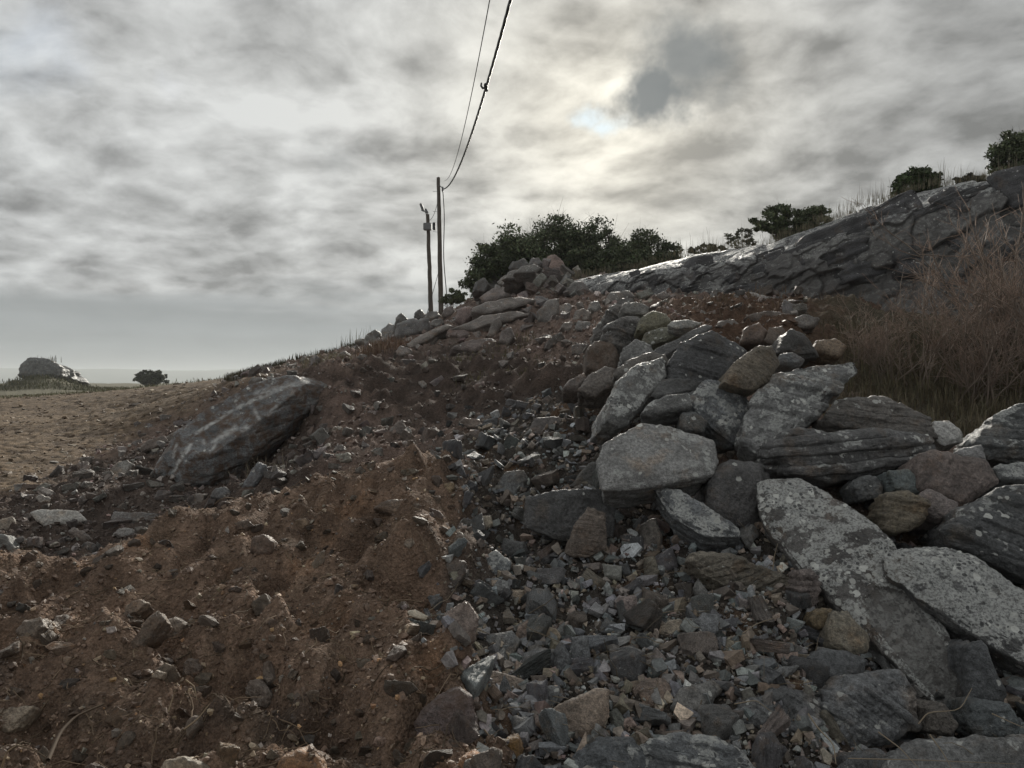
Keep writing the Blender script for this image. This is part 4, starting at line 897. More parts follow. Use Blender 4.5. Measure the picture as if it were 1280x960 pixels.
# stones on the rise
HG = 'boulders on the rise by the poles'
for nm, lab, ol, Y, ty, th, tn, li in (
    ('pink_boulder', 'pinkish boulder on top of the stone pile before the trees', [(678, 342), (681, 322), (692, 316), (704, 324), (714, 350), (698, 350)], 22, .2, .8, (.27, .185, .155), .1),
    ('pink_boulder', 'pale pink angular boulder lowest in the pile before the trees', [(668, 358), (676, 345), (684, 342), (691, 354), (682, 362)], 21, .3, .5, (.34, .26, .225), 0),
    ('tan_boulder', 'small tan boulder right of the pinkish top one', [(696, 350), (702, 343), (712, 344), (716, 350), (704, 354)], 21.5, .4, .5, (.27, .21, .17), 0),
    ('grey_boulder', 'grey boulder left under the pinkish top one', [(658, 350), (664, 338), (680, 337), (680, 346), (668, 352)], 21.8, .4, .6, (.2, .19, .17), .3),
    ('dark_boulder', 'dark boulder at the left end of the pile before the trees', [(635, 338), (640, 326), (655, 322), (664, 330), (655, 340)], 23.5, .3, .7, (.10, .095, .09), .1),
    ('dark_boulder', 'grey-brown boulder under the dark one in the pile', [(628, 350), (634, 341), (655, 336), (662, 345), (648, 352)], 22.8, .5, .7, (.17, .155, .14), .2),
    ('grey_boulder', 'low dark boulder under the grey-brown one in the pile', [(632, 356), (640, 349), (655, 350), (656, 356), (642, 359)], 22, .4, .5, (.14, .13, .12), .1),
    ('dark_boulder', 'dark lumpy rock at the very left below the dense tree', [(590, 366), (594, 352), (606, 346), (614, 356), (606, 368)], 24, .3, .7, (.11, .105, .10), .1),
    ('dark_boulder', 'dark rock between the lumpy left one and the flat rock', [(606, 362), (612, 346), (626, 340), (634, 350), (624, 364)], 24, .3, .7, (.13, .125, .115), .15),
    ('grey_boulder', 'thin grey slab lying on top of the grey-brown pile boulder', [(640, 343), (650, 334), (668, 330), (680, 336), (668, 343)], 22.2, .6, .4, (.19, .18, .165), .25),
    ('dark_boulder', 'small dark knob of rock at the top middle of the pile', [(660, 332), (664, 322), (674, 321), (679, 329), (672, 336)], 23, .3, .5, (.14, .13, .125), .1),
    ('flat_rock', 'long grey ledge of rock stepping down left of the tall block', [(585, 388), (610, 378), (650, 372), (672, 376), (640, 386), (605, 394)], 20, 1.1, .4, (.19, .165, .145), .15),
    ('flat_rock', 'lower pale ledge of rock on the rise', [(560, 412), (600, 396), (650, 388), (668, 392), (640, 402), (590, 414)], 18.6, 1.2, .4, (.18, .155, .135), .15),
    ('flat_rock', 'long narrow ledge running up toward the dull red boulder', [(506, 432), (535, 416), (562, 404), (566, 408), (535, 426), (512, 436)], 21.5, 1.2, .3, (.21, .18, .155), .1),
    ('flat_rock', 'broken ledge of rock below the upright leaning one', [(560, 436), (590, 424), (618, 424), (625, 432), (590, 440)], 16.5, 1.0, .3, (.165, .13, .115), .1),
    ('rough_rock', 'rough brown rock in front of the outcrop\'s left end', [(752, 378), (762, 366), (785, 364), (795, 372), (775, 382)], 15.5, .5, .5, (.15, .135, .12), .3),
    ('flat_rock', 'broad pinkish flat rock sloping below the stone pile', [(598, 372), (612, 362), (640, 357), (662, 358), (655, 366), (630, 374), (605, 377)], 21.5, 1.0, .5, (.225, .185, .165), .1),
    ('grey_block', 'tall grey-brown block standing on the rise', [(672, 402), (673, 388), (684, 375), (698, 372), (698, 392), (685, 406)], 17.5, .3, .6, (.165, .15, .135), .1),
    ('dark_block', 'dark flat block beside the left end of the outcrop', [(708, 362), (714, 354), (728, 352), (738, 362), (728, 370), (712, 369)], 18.5, .4, .6, (.13, .12, .11), .1),
    ('round_boulder', 'light rounded boulder, left of a pair on the rise', [(698, 392), (702, 380), (712, 378), (718, 386), (712, 394)], 16.5, .4, .4, (.24, .22, .2), .15),
    ('round_boulder', 'rounded tan boulder, right of a pair on the rise', [(716, 404), (718, 390), (730, 384), (741, 392), (736, 404)], 15.6, .4, .5, (.19, .165, .14), .1),
    ('round_boulder', 'brown rounded boulder below the tall grey-brown block', [(700, 410), (704, 402), (718, 402), (724, 412), (710, 417)], 14.8, .4, .4, (.17, .145, .125), .1),
    ('grey_boulder', 'small grey boulder between outcrop end and round boulders', [(735, 388), (738, 378), (748, 377), (752, 386), (744, 392)], 15.5, .4, .4, (.21, .2, .185), .2),
    ('red_boulder', 'dull red boulder on the rise below the poles', [(568, 400), (572, 386), (588, 382), (593, 394), (580, 410)], 23, .3, .7, (.195, .14, .125), .1),
    ('red_boulder', 'small dusty boulder right of the poles\' foot', [(552, 394), (556, 385), (566, 382), (570, 390), (560, 397)], 24, .4, .5, (.21, .175, .16), .1),
    ('flat_rock', 'flat reddish rock under the dull red boulder', [(556, 420), (560, 411), (585, 412), (592, 420), (575, 425)], 20, .8, .4, (.2, .15, .135), .1),
    ('standing_rock', 'upright grey-brown rock leaning on the rise', [(610, 420), (614, 402), (624, 396), (626, 408), (618, 424)], 18.5, .3, .4, (.18, .155, .135), .1),
    ('rough_rock', 'rough dark rock right below the upright leaning one', [(622, 428), (626, 412), (640, 408), (645, 420), (636, 436)], 16.5, .3, .4, (.15, .125, .11), .1),
    ('grey_boulder', 'lichen-grey boulder at the left end of the skyline row', [(452, 432), (458, 418), (470, 410), (478, 418), (474, 432)], 27, .3, .7, (.15, .145, .13), .3),
    ('grey_boulder', 'pale-edged boulder second in the skyline row', [(474, 430), (478, 410), (486, 402), (495, 406), (494, 422), (484, 430)], 26.5, .3, .7, (.19, .185, .175), .3),
    ('peaked_boulder', 'peaked dark boulder in the skyline row', [(492, 408), (495, 398), (501, 392), (510, 400), (508, 408)], 28, .2, .7, (.14, .135, .125), .2),
    ('square_boulder', 'large squarish grey boulder in the skyline row', [(492, 424), (496, 405), (512, 399), (535, 398), (537, 414), (515, 422)], 26.3, .2, .9, (.155, .15, .145), .15),
    ('peaked_boulder', 'dark boulder at the foot of the left pole', [(516, 400), (519, 390), (525, 385), (531, 391), (530, 400)], 29, .2, .7, (.13, .128, .12), .2),
    ('low_boulder', 'low grey boulder right of the squarish one', [(534, 410), (540, 400), (552, 398), (556, 404), (548, 410)], 25, .4, .6, (.2, .185, .17), .2),
    ('low_boulder', 'small grey boulder in front of the skyline row', [(481, 432), (485, 420), (496, 418), (500, 428), (490, 434)], 25.6, .3, .5, (.15, .14, .13), .1),
    ('low_boulder', 'grey-brown boulder beside the right pole\'s foot', [(528, 399), (534, 389), (548, 388), (552, 397), (540, 402)], 28.5, .4, .6, (.16, .155, .145), .1),
    ('pale_stone', 'small whitish stone on the rise below the skyline row', [(517, 434), (522, 430), (529, 433), (527, 438), (520, 438)], 21, .4, .2, (.36, .32, .29), 0),
    ('dome_rock', 'low domed rock at the left shoulder of the rise', [(490, 442), (500, 432), (515, 436), (515, 446), (500, 448)], 22, .6, .4, (.2, .17, .15), .1),
    ('slope_stone', 'whitish pointed stone on the dark slope', [(503, 543), (508, 533), (515, 537), (517, 544)], 8.7, .4, .1, (.34, .32, .29), 0),
    ('slope_stone', 'dark conical stone beside the whitish pointed one', [(484, 544), (494, 528), (505, 524), (508, 540), (500, 546)], 8.8, .4, .25, (.14, .115, .10), 0),
    ('slope_stone', 'pale pink stone high on the dark slope', [(458, 516), (464, 512), (472, 515), (470, 520)], 10.2, .4, .1, (.38, .31, .28), 0),
    ('slope_stone', 'tan stone on the left of the dark slope', [(411, 543), (418, 533), (428, 534), (424, 544)], 9.0, .4, .12, (.25, .215, .17), 0),
    ('slope_block', 'square greenish-grey stone low on the dark slope', [(419, 578), (420, 568), (436, 565), (440, 576), (430, 580)], 7.3, .4, .15, (.2, .19, .155), .1),
    ('slope_block', 'grey stone low on the dark slope left of the square one', [(365, 577), (370, 570), (378, 571), (376, 579)], 7.6, .4, .1, (.26, .235, .2), 0),
    ('slope_block', 'rounded grey stone low on the dark slope right of centre', [(415, 566), (420, 557), (430, 557), (432, 564)], 7.9, .4, .12, (.21, .19, .17), 0),
    ('slope_slab', 'brown slab on the slope between soil and grey rubble', [(572, 528), (580, 522), (600, 524), (602, 534), (585, 538)], 8.6, .6, .2, (.16, .12, .095), 0),
    ):
    B(nm, lab, 'boulder' if Y > 14 else 'stone', ol, Y, ty, 0, th, .05 * Y / 10, tn, li, 4 if Y > 12 else 5, None, .05, 30, .05, 4, dirt=.2, group=HG if Y > 14 else 'stones on the dark slope')
REFS += [('the stone pile before the trees', P(680, 345, 22)), ('the squarish skyline boulder', P(515, 410, 26)), ('the tall grey-brown block', P(685, 390, 17.5)), ('the pair of poles', P(545, 395, 28)), ('the dull red boulder', P(580, 395, 23)), ('the round boulders on the rise', P(718, 390, 16)), ('the whitish pointed stone', P(510, 540, 8.7))]
# far left: rock on a grassy knoll
B('knoll_rock', 'large grey rock on the grassy knoll at the far left', 'rock', [(20, 470), (24, 456), (36, 446), (60, 449), (76, 458), (76, 470), (50, 474)], 95, .15, 0, 5, .4, (.11, .11, .105), .3, 5, None, .04, 26, .06, 4)
B('knoll_rock', 'smaller dark rock at the right end of the far knoll', 'rock', [(72, 478), (73, 462), (84, 465), (95, 475), (84, 481)], 97, .15, 0, 4, .3, (.06, .06, .058), .0, 4, None, .04, 26, .06, 4)
# ------------------------------------------------------------------ loose stones
def rand_rot(n, rng, tilt=.6):
    """random spin about z, then a tilt"""
    a = rng.uniform(0, 2 * math.pi, n); b_ = rng.normal(0, tilt, n); c_ = rng.normal(0, tilt, n)
    def mat(ax, t_):
        M = np.zeros((n, 3, 3)); i, j = [(1, 2), (2, 0), (0, 1)][ax]
        M[:, ax, ax] = 1; M[:, i, i] = np.cos(t_); M[:, j, j] = np.cos(t_); M[:, i, j] = -np.sin(t_); M[:, j, i] = np.sin(t_); return M
    return mat(0, b_) @ mat(1, c_) @ mat(2, a)
def block_pts(rng, flat):
    """corner points of a broken fragment about 1 across"""
    k = rng.integers(4, 7); a = np.sort(rng.uniform(0, 2 * math.pi, k) * .35 + np.arange(k) / k * 2 * math.pi)
    r = rng.uniform(.72, 1.05, k)
    top = np.stack([.5 * r * np.cos(a), .34 * r * np.sin(a), rng.uniform(.5, 1, k) * flat * .5], 1)
    bot = np.stack([.5 * r * np.cos(a) * rng.uniform(.6, 1.05, k), .34 * r * np.sin(a) * rng.uniform(.6, 1.05, k), -rng.uniform(.5, 1, k) * flat * .5], 1)
    return np.concatenate([top, bot])
prng = np.random.default_rng(21)
PROTO = []      # finely broken stones shared by the single ones
for k in range(18):
    fl = [.34, .45, .6][k % 3]
    v, f, bd = stone_mesh(block_pts(prng, fl), 5, 500 + k, 40, .03, None, .04, .0, 3, (.85, .97))
    v = v - v.mean(0)
    v = v + vnormals(v, f) * (.02 * fbm(v * 5 + k, 3, .6))[:, None]
    PROTO.append((mesh_np('fragment', v, f, M_STONE, True), bd, 'flat' if k % 3 == 0 else ('angular' if k % 3 == 1 else 'blocky')))
ROUND = []
for k in range(8):
    pts = prng.normal(size=(12, 3)); pts /= np.linalg.norm(pts, axis=1)[:, None]; pts *= np.array([.5, .38, .3])
    v, f, bd = stone_mesh(pts, 5, 700 + k, 9, .06, None, .02, .0, 3, (.8, .97))
    ROUND.append((mesh_np('cobble', v - v.mean(0), f, M_STONE, True), bd, 'rounded'))
CHIP = []       # simple broken shapes for the joined small stones
for k in range(24):
    v, f, _, _ = hull(block_pts(prng, [.3, .45, .65][k % 3])); CHIP.append((v, f))
CLOD = []
for k in range(10):
    pts = prng.normal(size=(14, 3)); pts /= np.linalg.norm(pts, axis=1)[:, None]; pts *= np.array([.5, .42, .36]) * prng.uniform(.85, 1.1, (14, 1))
    v, f, _, _ = hull(pts); CLOD.append((v, f))

def pick(weight, n, rng, wide=False):
    wgt = (weight * (INWIDE if wide else INFR) * VIS).ravel()
    cs = np.cumsum(wgt); r = rng.uniform(0, cs[-1], n)
    i = np.searchsorted(cs, r)
    px = PX.ravel()[i] + rng.uniform(-1.1, 1.1, n); Y_ = YY.ravel()[i] * (1 + rng.uniform(-.0028, .0028, n))
    return np.stack([(px - 640) / F * Y_, Y_, Z.ravel()[i]], 1), i
def behind_named(p):
    px = p[:, 0] / p[:, 1] * F + 640; py = HOR - (p[:, 2] - EYE) / p[:, 1] * F
    bad = np.zeros(len(p), bool)
    for ol, Y_ in NAMED:
        m_ = poly_mask(px, py, (ol - ol.mean(0)) * .96 + ol.mean(0)); bad |= m_ & (p[:, 1] > Y_ - .35)
    return bad
def merged(name, pts, size, protos, colors, rng, tilt, sink=.12, squash=None):
    n = len(pts); rot = rand_rot(n, rng, tilt); which = rng.integers(0, len(protos), n)
    V_, F_, C_, off = [], [], [], 0
    for k, (pv, pf) in enumerate(protos):
        i = np.where(which == k)[0]
        if not len(i): continue
        s3 = size[i, None] * rng.uniform(.75, 1.25, (len(i), 3))
        vv = np.einsum('nij,nvj->nvi', rot[i], pv[None] * s3[:, None, :])
        vv = vv + (pts[i] + np.array([0, 0, 1.]) * (size[i] * sink)[:, None])[:, None, :]
        V_.append(vv.reshape(-1, 3)); F_.append((pf[None] + (np.arange(len(i)) * len(pv))[:, None, None]).reshape(-1, 3) + off)
        C_.append(np.repeat(colors[i], len(pv), 0)); off += vv.shape[0] * vv.shape[1]
    return tag(link(name, mesh_np(name, np.concatenate(V_), np.concatenate(F_), M_GRIT, False, np.concatenate(C_))), None, None, None, 'stuff')
def tints(n, rng, table, boost=False):
    pr = np.array([t_[0] for t_ in table]); k = rng.choice(len(table), n, p=pr / pr.sum())
    base_ = np.array([t_[1] for t_ in table])[k]
    return base_ * np.exp(rng.normal(.12, .30, (n, 1)) + (.34 if boost else 0.0)) * rng.uniform(.95, 1.05, (n, 3)), k
T_GREY = [(40, (.15, .152, .152), 'grey'), (22, (.105, .108, .11), 'dark grey'), (14, (.15, .162, .165), 'blue-grey'), (14, (.20, .17, .135), 'tan'), (10, (.155, .125, .105), 'brown'), (5, (.21, .165, .145), 'pinkish'), (3, (.30, .29, .27), 'pale')]
T_SOIL = [(45, (.155, .112, .078), 'brown'), (22, (.21, .158, .112), 'tan'), (14, (.165, .145, .125), 'grey-brown'), (8, (.25, .155, .085), 'orange-brown'), (6, (.30, .24, .17), 'cream')]
T_HILL = [(40, (.155, .135, .12), 'grey-brown'), (25, (.175, .165, .15), 'grey'), (18, (.17, .125, .108), 'reddish'), (10, (.12, .10, .09), 'dark brown'), (8, (.28, .25, .225), 'pale')]
USED_LABELS = {}
def where(p):
    ds = sorted(((np.linalg.norm((p - c) * np.array([1, .8, 1])), r, c) for r, c in REFS), key=lambda q: q[0])
    out_ = []
    for dd, r, c in ds[:6]:
        u = (p[0] / p[1] - c[0] / c[1]) * F; v = ((c[2] - EYE) / c[1] - (p[2] - EYE) / p[1]) * F
        if abs(u) > 1.6 * abs(v): s_ = 'right of' if u > 0 else 'left of'
        elif abs(v) > 1.6 * abs(u): s_ = 'below' if v > 0 else 'above'
        else: s_ = ('lower ' if v > 0 else 'upper ') + ('right of' if u > 0 else 'left of')
        out_.append((s_, r))
    return out_
ALL_LOOSE = []
def singles(name, pts, size, protos, table, rng, tilt, group, ground_word, lichen=.0, dirt=0., sink=.16):
    tn, kk = tints(len(pts), rng, table); rot = rand_rot(len(pts), rng, tilt)
    med_ = np.median(size)
    for i in range(len(pts)):
        me, bd, shp = protos[rng.integers(len(protos))]
        s3 = size[i] * rng.uniform(.8, 1.2, 3)
        o = link(name, me, None, pts[i] + np.array([0, 0, size[i] * sink]))
        from mathutils import Matrix
        o.rotation_euler = Matrix(rot[i].tolist()).to_euler(); o.scale = s3
        set_stone(o, tn[i], lichen * rng.random(), bd, dirt * rng.random(), int(rng.integers(9999)))
        o['group'] = group; o['category'] = 'stone'; o['kind'] = 'thing'
        ALL_LOOSE.append((o, table[kk[i]][2], shp, size[i], pts[i], ground_word))
def spread(pts, size, n, rng, gapk=.55):
    """largest first, keeping the stones from swallowing each other"""
    order = np.argsort(-size); keep = []
    for i in order:
        if len(keep) >= n: break
        if keep:
            kk = np.array(keep); dd = np.linalg.norm(pts[kk] - pts[i], axis=1)
            if (dd < gapk * (size[kk] + size[i])).any(): continue
        keep.append(i)
    return np.array(keep)
lr = np.random.default_rng(5)
def powersize(n, lo, hi, ex): 
    u = lr.random(n); return (lo ** -ex + u * (hi ** -ex - lo ** -ex)) ** (-1 / ex)
near_soil = blur(heap * (1 - gravel), 40)
grav_w = blur(gravel, 40)
# grey rubble below the heap
w_g = grav_w * (YY < 9.3)
p_, i_ = pick(w_g, 2200, lr); s_ = powersize(len(p_), .10, .30, 1.5)
ok = ~behind_named(p_); p_, s_ = p_[ok], s_[ok]
k_ = spread(p_, s_, 290, lr, .42)
singles('rubble_stone', p_[k_], s_[k_], PROTO, T_GREY, lr, .5, 'loose grey rubble stones', 'rubble', .25, .1)
p_, i_ = pick(w_g, 11500, lr, True); s_ = powersize(len(p_), .03, .15, 1.35)
gc_ = tints(len(p_), lr, T_GREY, True)[0]; dusty = (lr.random((len(p_), 1)) < .35) * lr.uniform(.3, .8, (len(p_), 1)); gc_ = gc_ * (1 - dusty) + np.array([[.17, .125, .09]]) * dusty
merged('rubble_gravel', p_, s_, CHIP, gc_, lr, .55, .18)
p_, i_ = pick(w_g * (YY < 6.5), 8000, lr); s_ = powersize(len(p_), .008, .035, 1.6)
gc_ = tints(len(p_), lr, T_GREY, True)[0]; dusty = lr.uniform(.0, .8, (len(p_), 1)); gc_ = gc_ * (1 - dusty) + np.array([[.15, .11, .08]]) * dusty
merged('rubble_fines', p_ + np.array([0, 0, .012]), s_, CLOD[:5] + CHIP[:4], gc_, lr, .6, .2)
# stones and crumbs in the spoil heap
p_, i_ = pick(near_soil, 700, lr); s_ = powersize(len(p_), .05, .15, 2.2)
ok = ~behind_named(p_); p_, s_ = p_[ok], s_[ok]
k_ = spread(p_, s_, 170, lr, .6)
singles('soil_stone', p_[k_], s_[k_], ROUND + PROTO[:6], T_SOIL, lr, .4, 'stones in the brown soil', 'soil', 0, .8, .05)
p_, i_ = pick(near_soil, 12500, lr, True); s_ = powersize(len(p_), .010, .06, 2.0)
cs_ = colr.reshape(-1, 3)[i_] * lr.uniform(.75, 1.35, (len(p_), 1)); st = lr.random(len(p_)) < .22
cs_[st] = tints(int(st.sum()), lr, T_SOIL, True)[0]
merged('soil_crumbs', p_, s_, CLOD + CHIP[:6], cs_, lr, .6, .12)
# the dark slope and the rise
w_h = (1 - field) * (1 - heap) * (1 - gravel * (YY < 9.3)) * (YY > 6.2) * (YY < 32) * (PX < 1010) * (1 - .7 * mid_dark[..., 0])
p_, i_ = pick(w_h, 1600, lr); s_ = powersize(len(p_), .10, .42, 1.7) * np.clip(p_[:, 1] / 12, .7, 1.9)
ok = ~behind_named(p_); p_, s_ = p_[ok], s_[ok]
k_ = spread(p_, s_ / p_[:, 1] * 12, 280, lr, .1)
singles('hill_stone', p_[k_], s_[k_], PROTO + ROUND[:4], T_HILL, lr, .4, 'loose stones on the slope and rise', 'slope', .3, .5, .08)
p_, i_ = pick(w_h, 8000, lr, True); s_ = powersize(len(p_), .035, .17, 1.8) * np.clip(p_[:, 1] / 12, .6, 1.8)
cs_ = np.where(lr.random((len(p_), 1)) < .68, colr.reshape(-1, 3)[i_] * 1.1, tints(len(p_), lr, T_HILL, True)[0])
merged('slope_gravel', p_, s_, CHIP + CLOD, cs_, lr, .45, .1)
# the pile of small rocks on top of the rise
w_c = ((PX > 612) & (PX < 722) & (PYD < 372) & (YY > 19) & (YY < 26)) * 1.0
p_, i_ = pick(w_c, 300, lr); s_ = powersize(len(p_), .22, .75, 1.4)
k_ = spread(p_, s_, 42, lr, .3); p_ = p_[k_] + np.array([0, 0, 1.]) * (lr.random((len(k_), 1)) ** 2 * .5 * np.exp(-(((p_[k_][:, :1] / p_[k_][:, 1:2] * F + 640) - 672) / 28) ** 2))
singles('pile_stone', p_, s_[k_], PROTO, T_HILL, lr, .5, 'small rocks of the stone pile', 'pile', .4, .2, .2)
# scraped field: flat flakes and clods, all drawn out level
w_f = field * (YY < 50)
p_, i_ = pick(w_f, 1900, lr, True); s_ = powersize(len(p_), .035, .20, 2.1) * np.clip(p_[:, 1] / 14, .7, 2.2)
pale = lr.random((len(p_), 1)) < .22
cs_ = np.where(pale, np.array([[.30, .245, .18]]) * lr.uniform(.7, 1.3, (len(p_), 1)), colr.reshape(-1, 3)[i_] * lr.uniform(.7, 1.25, (len(p_), 1)))
merged('field_flakes', p_, s_, [(v * np.array([1.3, 1, .6]), f) for v, f in CHIP + CLOD], cs_, lr, .25, .0)
# a label for each loose stone, made from how it looks and what lies next to it
size_rank = {}
for o, tw, shp, sz, p, gw in ALL_LOOSE:
    (s1, r1), (s2, r2), (s3, r3), (s4, r4), (s5, r5), (s6, r6) = where(p)
    big_ = 'large ' if sz > .16 * max(1, p[1] / 9) else ('small ' if sz < .09 * max(1, p[1] / 9) else '')
    def sh_(r): return r
    cands = [f'{big_}{tw} {shp} stone {s1} {r1}', f'{big_}{tw} {shp} stone {s1} {r1}, {s2} {r2}']
    cands += [f'{a}{tw} {shp} stone {s1} {r1}, {s3} {r3}' for a in (big_,)] + [f'{big_}{tw} {shp} stone {s2} {r2}, {s3} {r3}', f'{big_}{tw} {shp} stone {s1} {r1}, {s4} {r4}', f'{big_}{tw} {shp} {gw} stone {s1} {r1}', f'{big_}{tw} {shp} {gw} stone {s2} {r2}, {s4} {r4}', f'{big_}{tw} {shp} stone {s3} {r3}, {s4} {r4}', f'{big_}{tw} {shp} stone {s1} {r1}, {s5} {r5}', f'{big_}{tw} {shp} stone {s1} {r1}, {s6} {r6}', f'{big_}{tw} {shp} stone {s2} {r2}, {s5} {r5}', f'{tw} {shp} {gw} stone {s5} {r5}', f'{tw} {shp} {gw} stone {s6} {r6}']
    cands = [c_ for c_ in cands if 4 <= len(c_.split()) <= 16] or [cands[0]]
    lab = next((c_ for c_ in cands if c_ not in USED_LABELS), None)
    if lab is None: lab = cands[0]
    USED_LABELS[lab] = 1; o['label'] = lab
# ------------------------------------------------------------------ long rock outcrop on the right
OC = np.array([  # px, edge py, edge Y, base py, skyline py, skyline extra depth
    (690, 368, 21, 376, 366, .8), (720, 357, 20.2, 373, 352, 1.2), (780, 348, 19.2, 374, 342, 1.6), (840, 335, 18.2, 372, 327, 1.8), (900, 328, 17.3, 372, 316, 2.2), (960, 319, 16.6, 376, 306, 2.5),
    (1010, 305, 16, 380, 288, 2.6), (1060, 291, 15.5, 388, 268, 2.6), (1100, 277, 15.2, 395, 258, 2.5), (1136, 264, 15, 402, 247, 2.4), (1180, 252, 14.7, 412, 236, 2.4), (1211, 243, 14.5, 420, 231, 2.3),
    (1260, 233, 14.1, 430, 226, 2.2), (1330, 222, 13.7, 440, 206, 2.2), (1450, 195, 13, 450, 180, 2.2), (1620, 165, 12.4, 470, 150, 2.2)], float)
ns, na, nt = 560, 80, 44
sp = np.linspace(690, 1620, ns)
ep, eY, bp_, kp, kd = [np.interp(sp, OC[:, 0], OC[:, k]) for k in range(1, 6)]
E_ = np.stack([(sp - 640) / F * eY, eY, EYE + (HOR - ep) / F * eY], 1)
bY = eY - .05; B_ = np.stack([(sp - 640) / F * bY, bY, EYE + (HOR - bp_) / F * bY - .5], 1)
kY = eY + kd; K_ = np.stack([(sp - 640) / F * kY, kY, EYE + (HOR - kp) / F * kY], 1)
D_ = K_ + np.array([0.2, 1.6, -1.3])
u1 = (np.linspace(0, 1, na) ** .75)[:, None, None]; u2 = np.linspace(0, 1, nt)[1:, None, None]; u3 = np.linspace(0, 1, 16)[1:, None, None]
face = B_ + (E_ - B_) * u1 + np.array([0, -.42, 0]) * (1 - u1 ** 9) + np.array([0, -.35, 0]) * (1 - u1) ** 2
topf = E_ + (K_ - E_) * u2 + np.array([0, 0, .10]) * np.sin(u2 * math.pi)
bckf = K_ + (D_ - K_) * u3
Vo = np.concatenate([face, topf, bckf]); so = Vo.shape[:2]
vf = Vo.reshape(-1, 3)
io = np.arange(so[0] * so[1]).reshape(so)
fo = np.stack([io[:-1, :-1], io[:-1, 1:], io[1:, 1:], io[1:, :-1]], -1).reshape(-1, 4)
No = vnormals(vf, np.concatenate([fo[:, [0, 1, 2]], fo[:, [0, 2, 3]]]))
bedv = np.array([-.22, .30, 1.0]); bedv /= np.linalg.norm(bedv)
al = vf @ bedv
q = np.stack([vf[:, 0] * .8, vf[:, 1] * .8, al * 5.5], 1)
stepn = fbm(q, 3, .5)
isface = np.concatenate([np.ones(na), np.linspace(.5, .12, nt - 1), np.full(15, .2)]).repeat(ns)
lon = vf[:, 0] * .94 - vf[:, 1] * .34
def worley(q, seed):
    """nearest and second nearest jittered cell: a hash per cell and the distance to its border"""
    qi = np.floor(q).astype(int); best = np.full(len(q), 9.0); sec = best.copy(); hid = np.zeros(len(q))
    for dx in (-1, 0, 1):
        for dy in (-1, 0, 1):
            cx_, cy_ = qi[:, 0] + dx, qi[:, 1] + dy
            h1 = np.sin(cx_ * 127.1 + cy_ * 311.7 + seed) * 43758.5453; h1 -= np.floor(h1); h2 = np.sin(cx_ * 269.5 + cy_ * 183.3 + seed) * 43758.5453; h2 -= np.floor(h2)
            dd = np.abs(cx_ + .15 + .7 * h1 - q[:, 0]) + .8 * np.abs(cy_ + .15 + .7 * h2 - q[:, 1])
            new = dd < best; sec = np.where(new, best, np.minimum(sec, dd)); hid = np.where(new, np.modf(h1 * 7.31 + h2 * 3.77)[0], hid); best = np.minimum(best, dd)
    return hid, sec - best
wq_ = .25 * fbm(vf * .9 + 2, 3)
c1, e1 = worley(np.stack([lon * .62 + wq_ + al * .12, al * .95 + wq_], 1), 3.0)
c2, e2 = worley(np.stack([lon * 1.7 + wq_, al * 2.6 + wq_], 1), 8.0)
c3, e3 = worley(np.stack([lon * 4.2 + 2 * wq_, al * 7.0 + wq_], 1), 5.0)
grow = (.45 + .55 * sstep(sp, 900, 1100))[None].repeat(so[0], 0).ravel()
dis = grow * (.80 * (c1 - .55) - .06 * sstep(.06 - e1, 0, .06)) + .17 * (c2 - .5) - .02 * sstep(.05 - e2, 0, .05) + .07 * (c3 - .5) + .10 * fbm(vf * 1.2 + 3, 3) + .02 * fbm(vf * 5, 3, .6) + .012 * fbm(vf * 16, 3)
push = np.where(np.arange(len(vf))[:, None] < na * ns, np.array([[-.25, -.95, .05]]), No)
vf = vf + push * (dis * isface)[:, None]
co = vf.mean(0)
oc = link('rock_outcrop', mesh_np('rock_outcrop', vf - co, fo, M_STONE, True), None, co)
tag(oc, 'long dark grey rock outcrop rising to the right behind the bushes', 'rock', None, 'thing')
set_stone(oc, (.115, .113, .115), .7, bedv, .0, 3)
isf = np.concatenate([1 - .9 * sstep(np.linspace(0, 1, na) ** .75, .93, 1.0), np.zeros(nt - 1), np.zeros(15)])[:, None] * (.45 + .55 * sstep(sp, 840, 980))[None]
brk_shade = np.clip(isf.ravel() * 1.0 + .5 * fbm(vf * 1.6 + 31, 3) * (isf.ravel() > .05), 0, 1.15)
a = oc.data.color_attributes.new('bare', 'FLOAT_COLOR', 'POINT'); a.data.foreach_set('color', np.stack([brk_shade, brk_shade, brk_shade, np.ones(len(brk_shade))], 1).astype(np.float32).ravel())  # fresh broken rock and the backlit side's shade, both put into the face colour
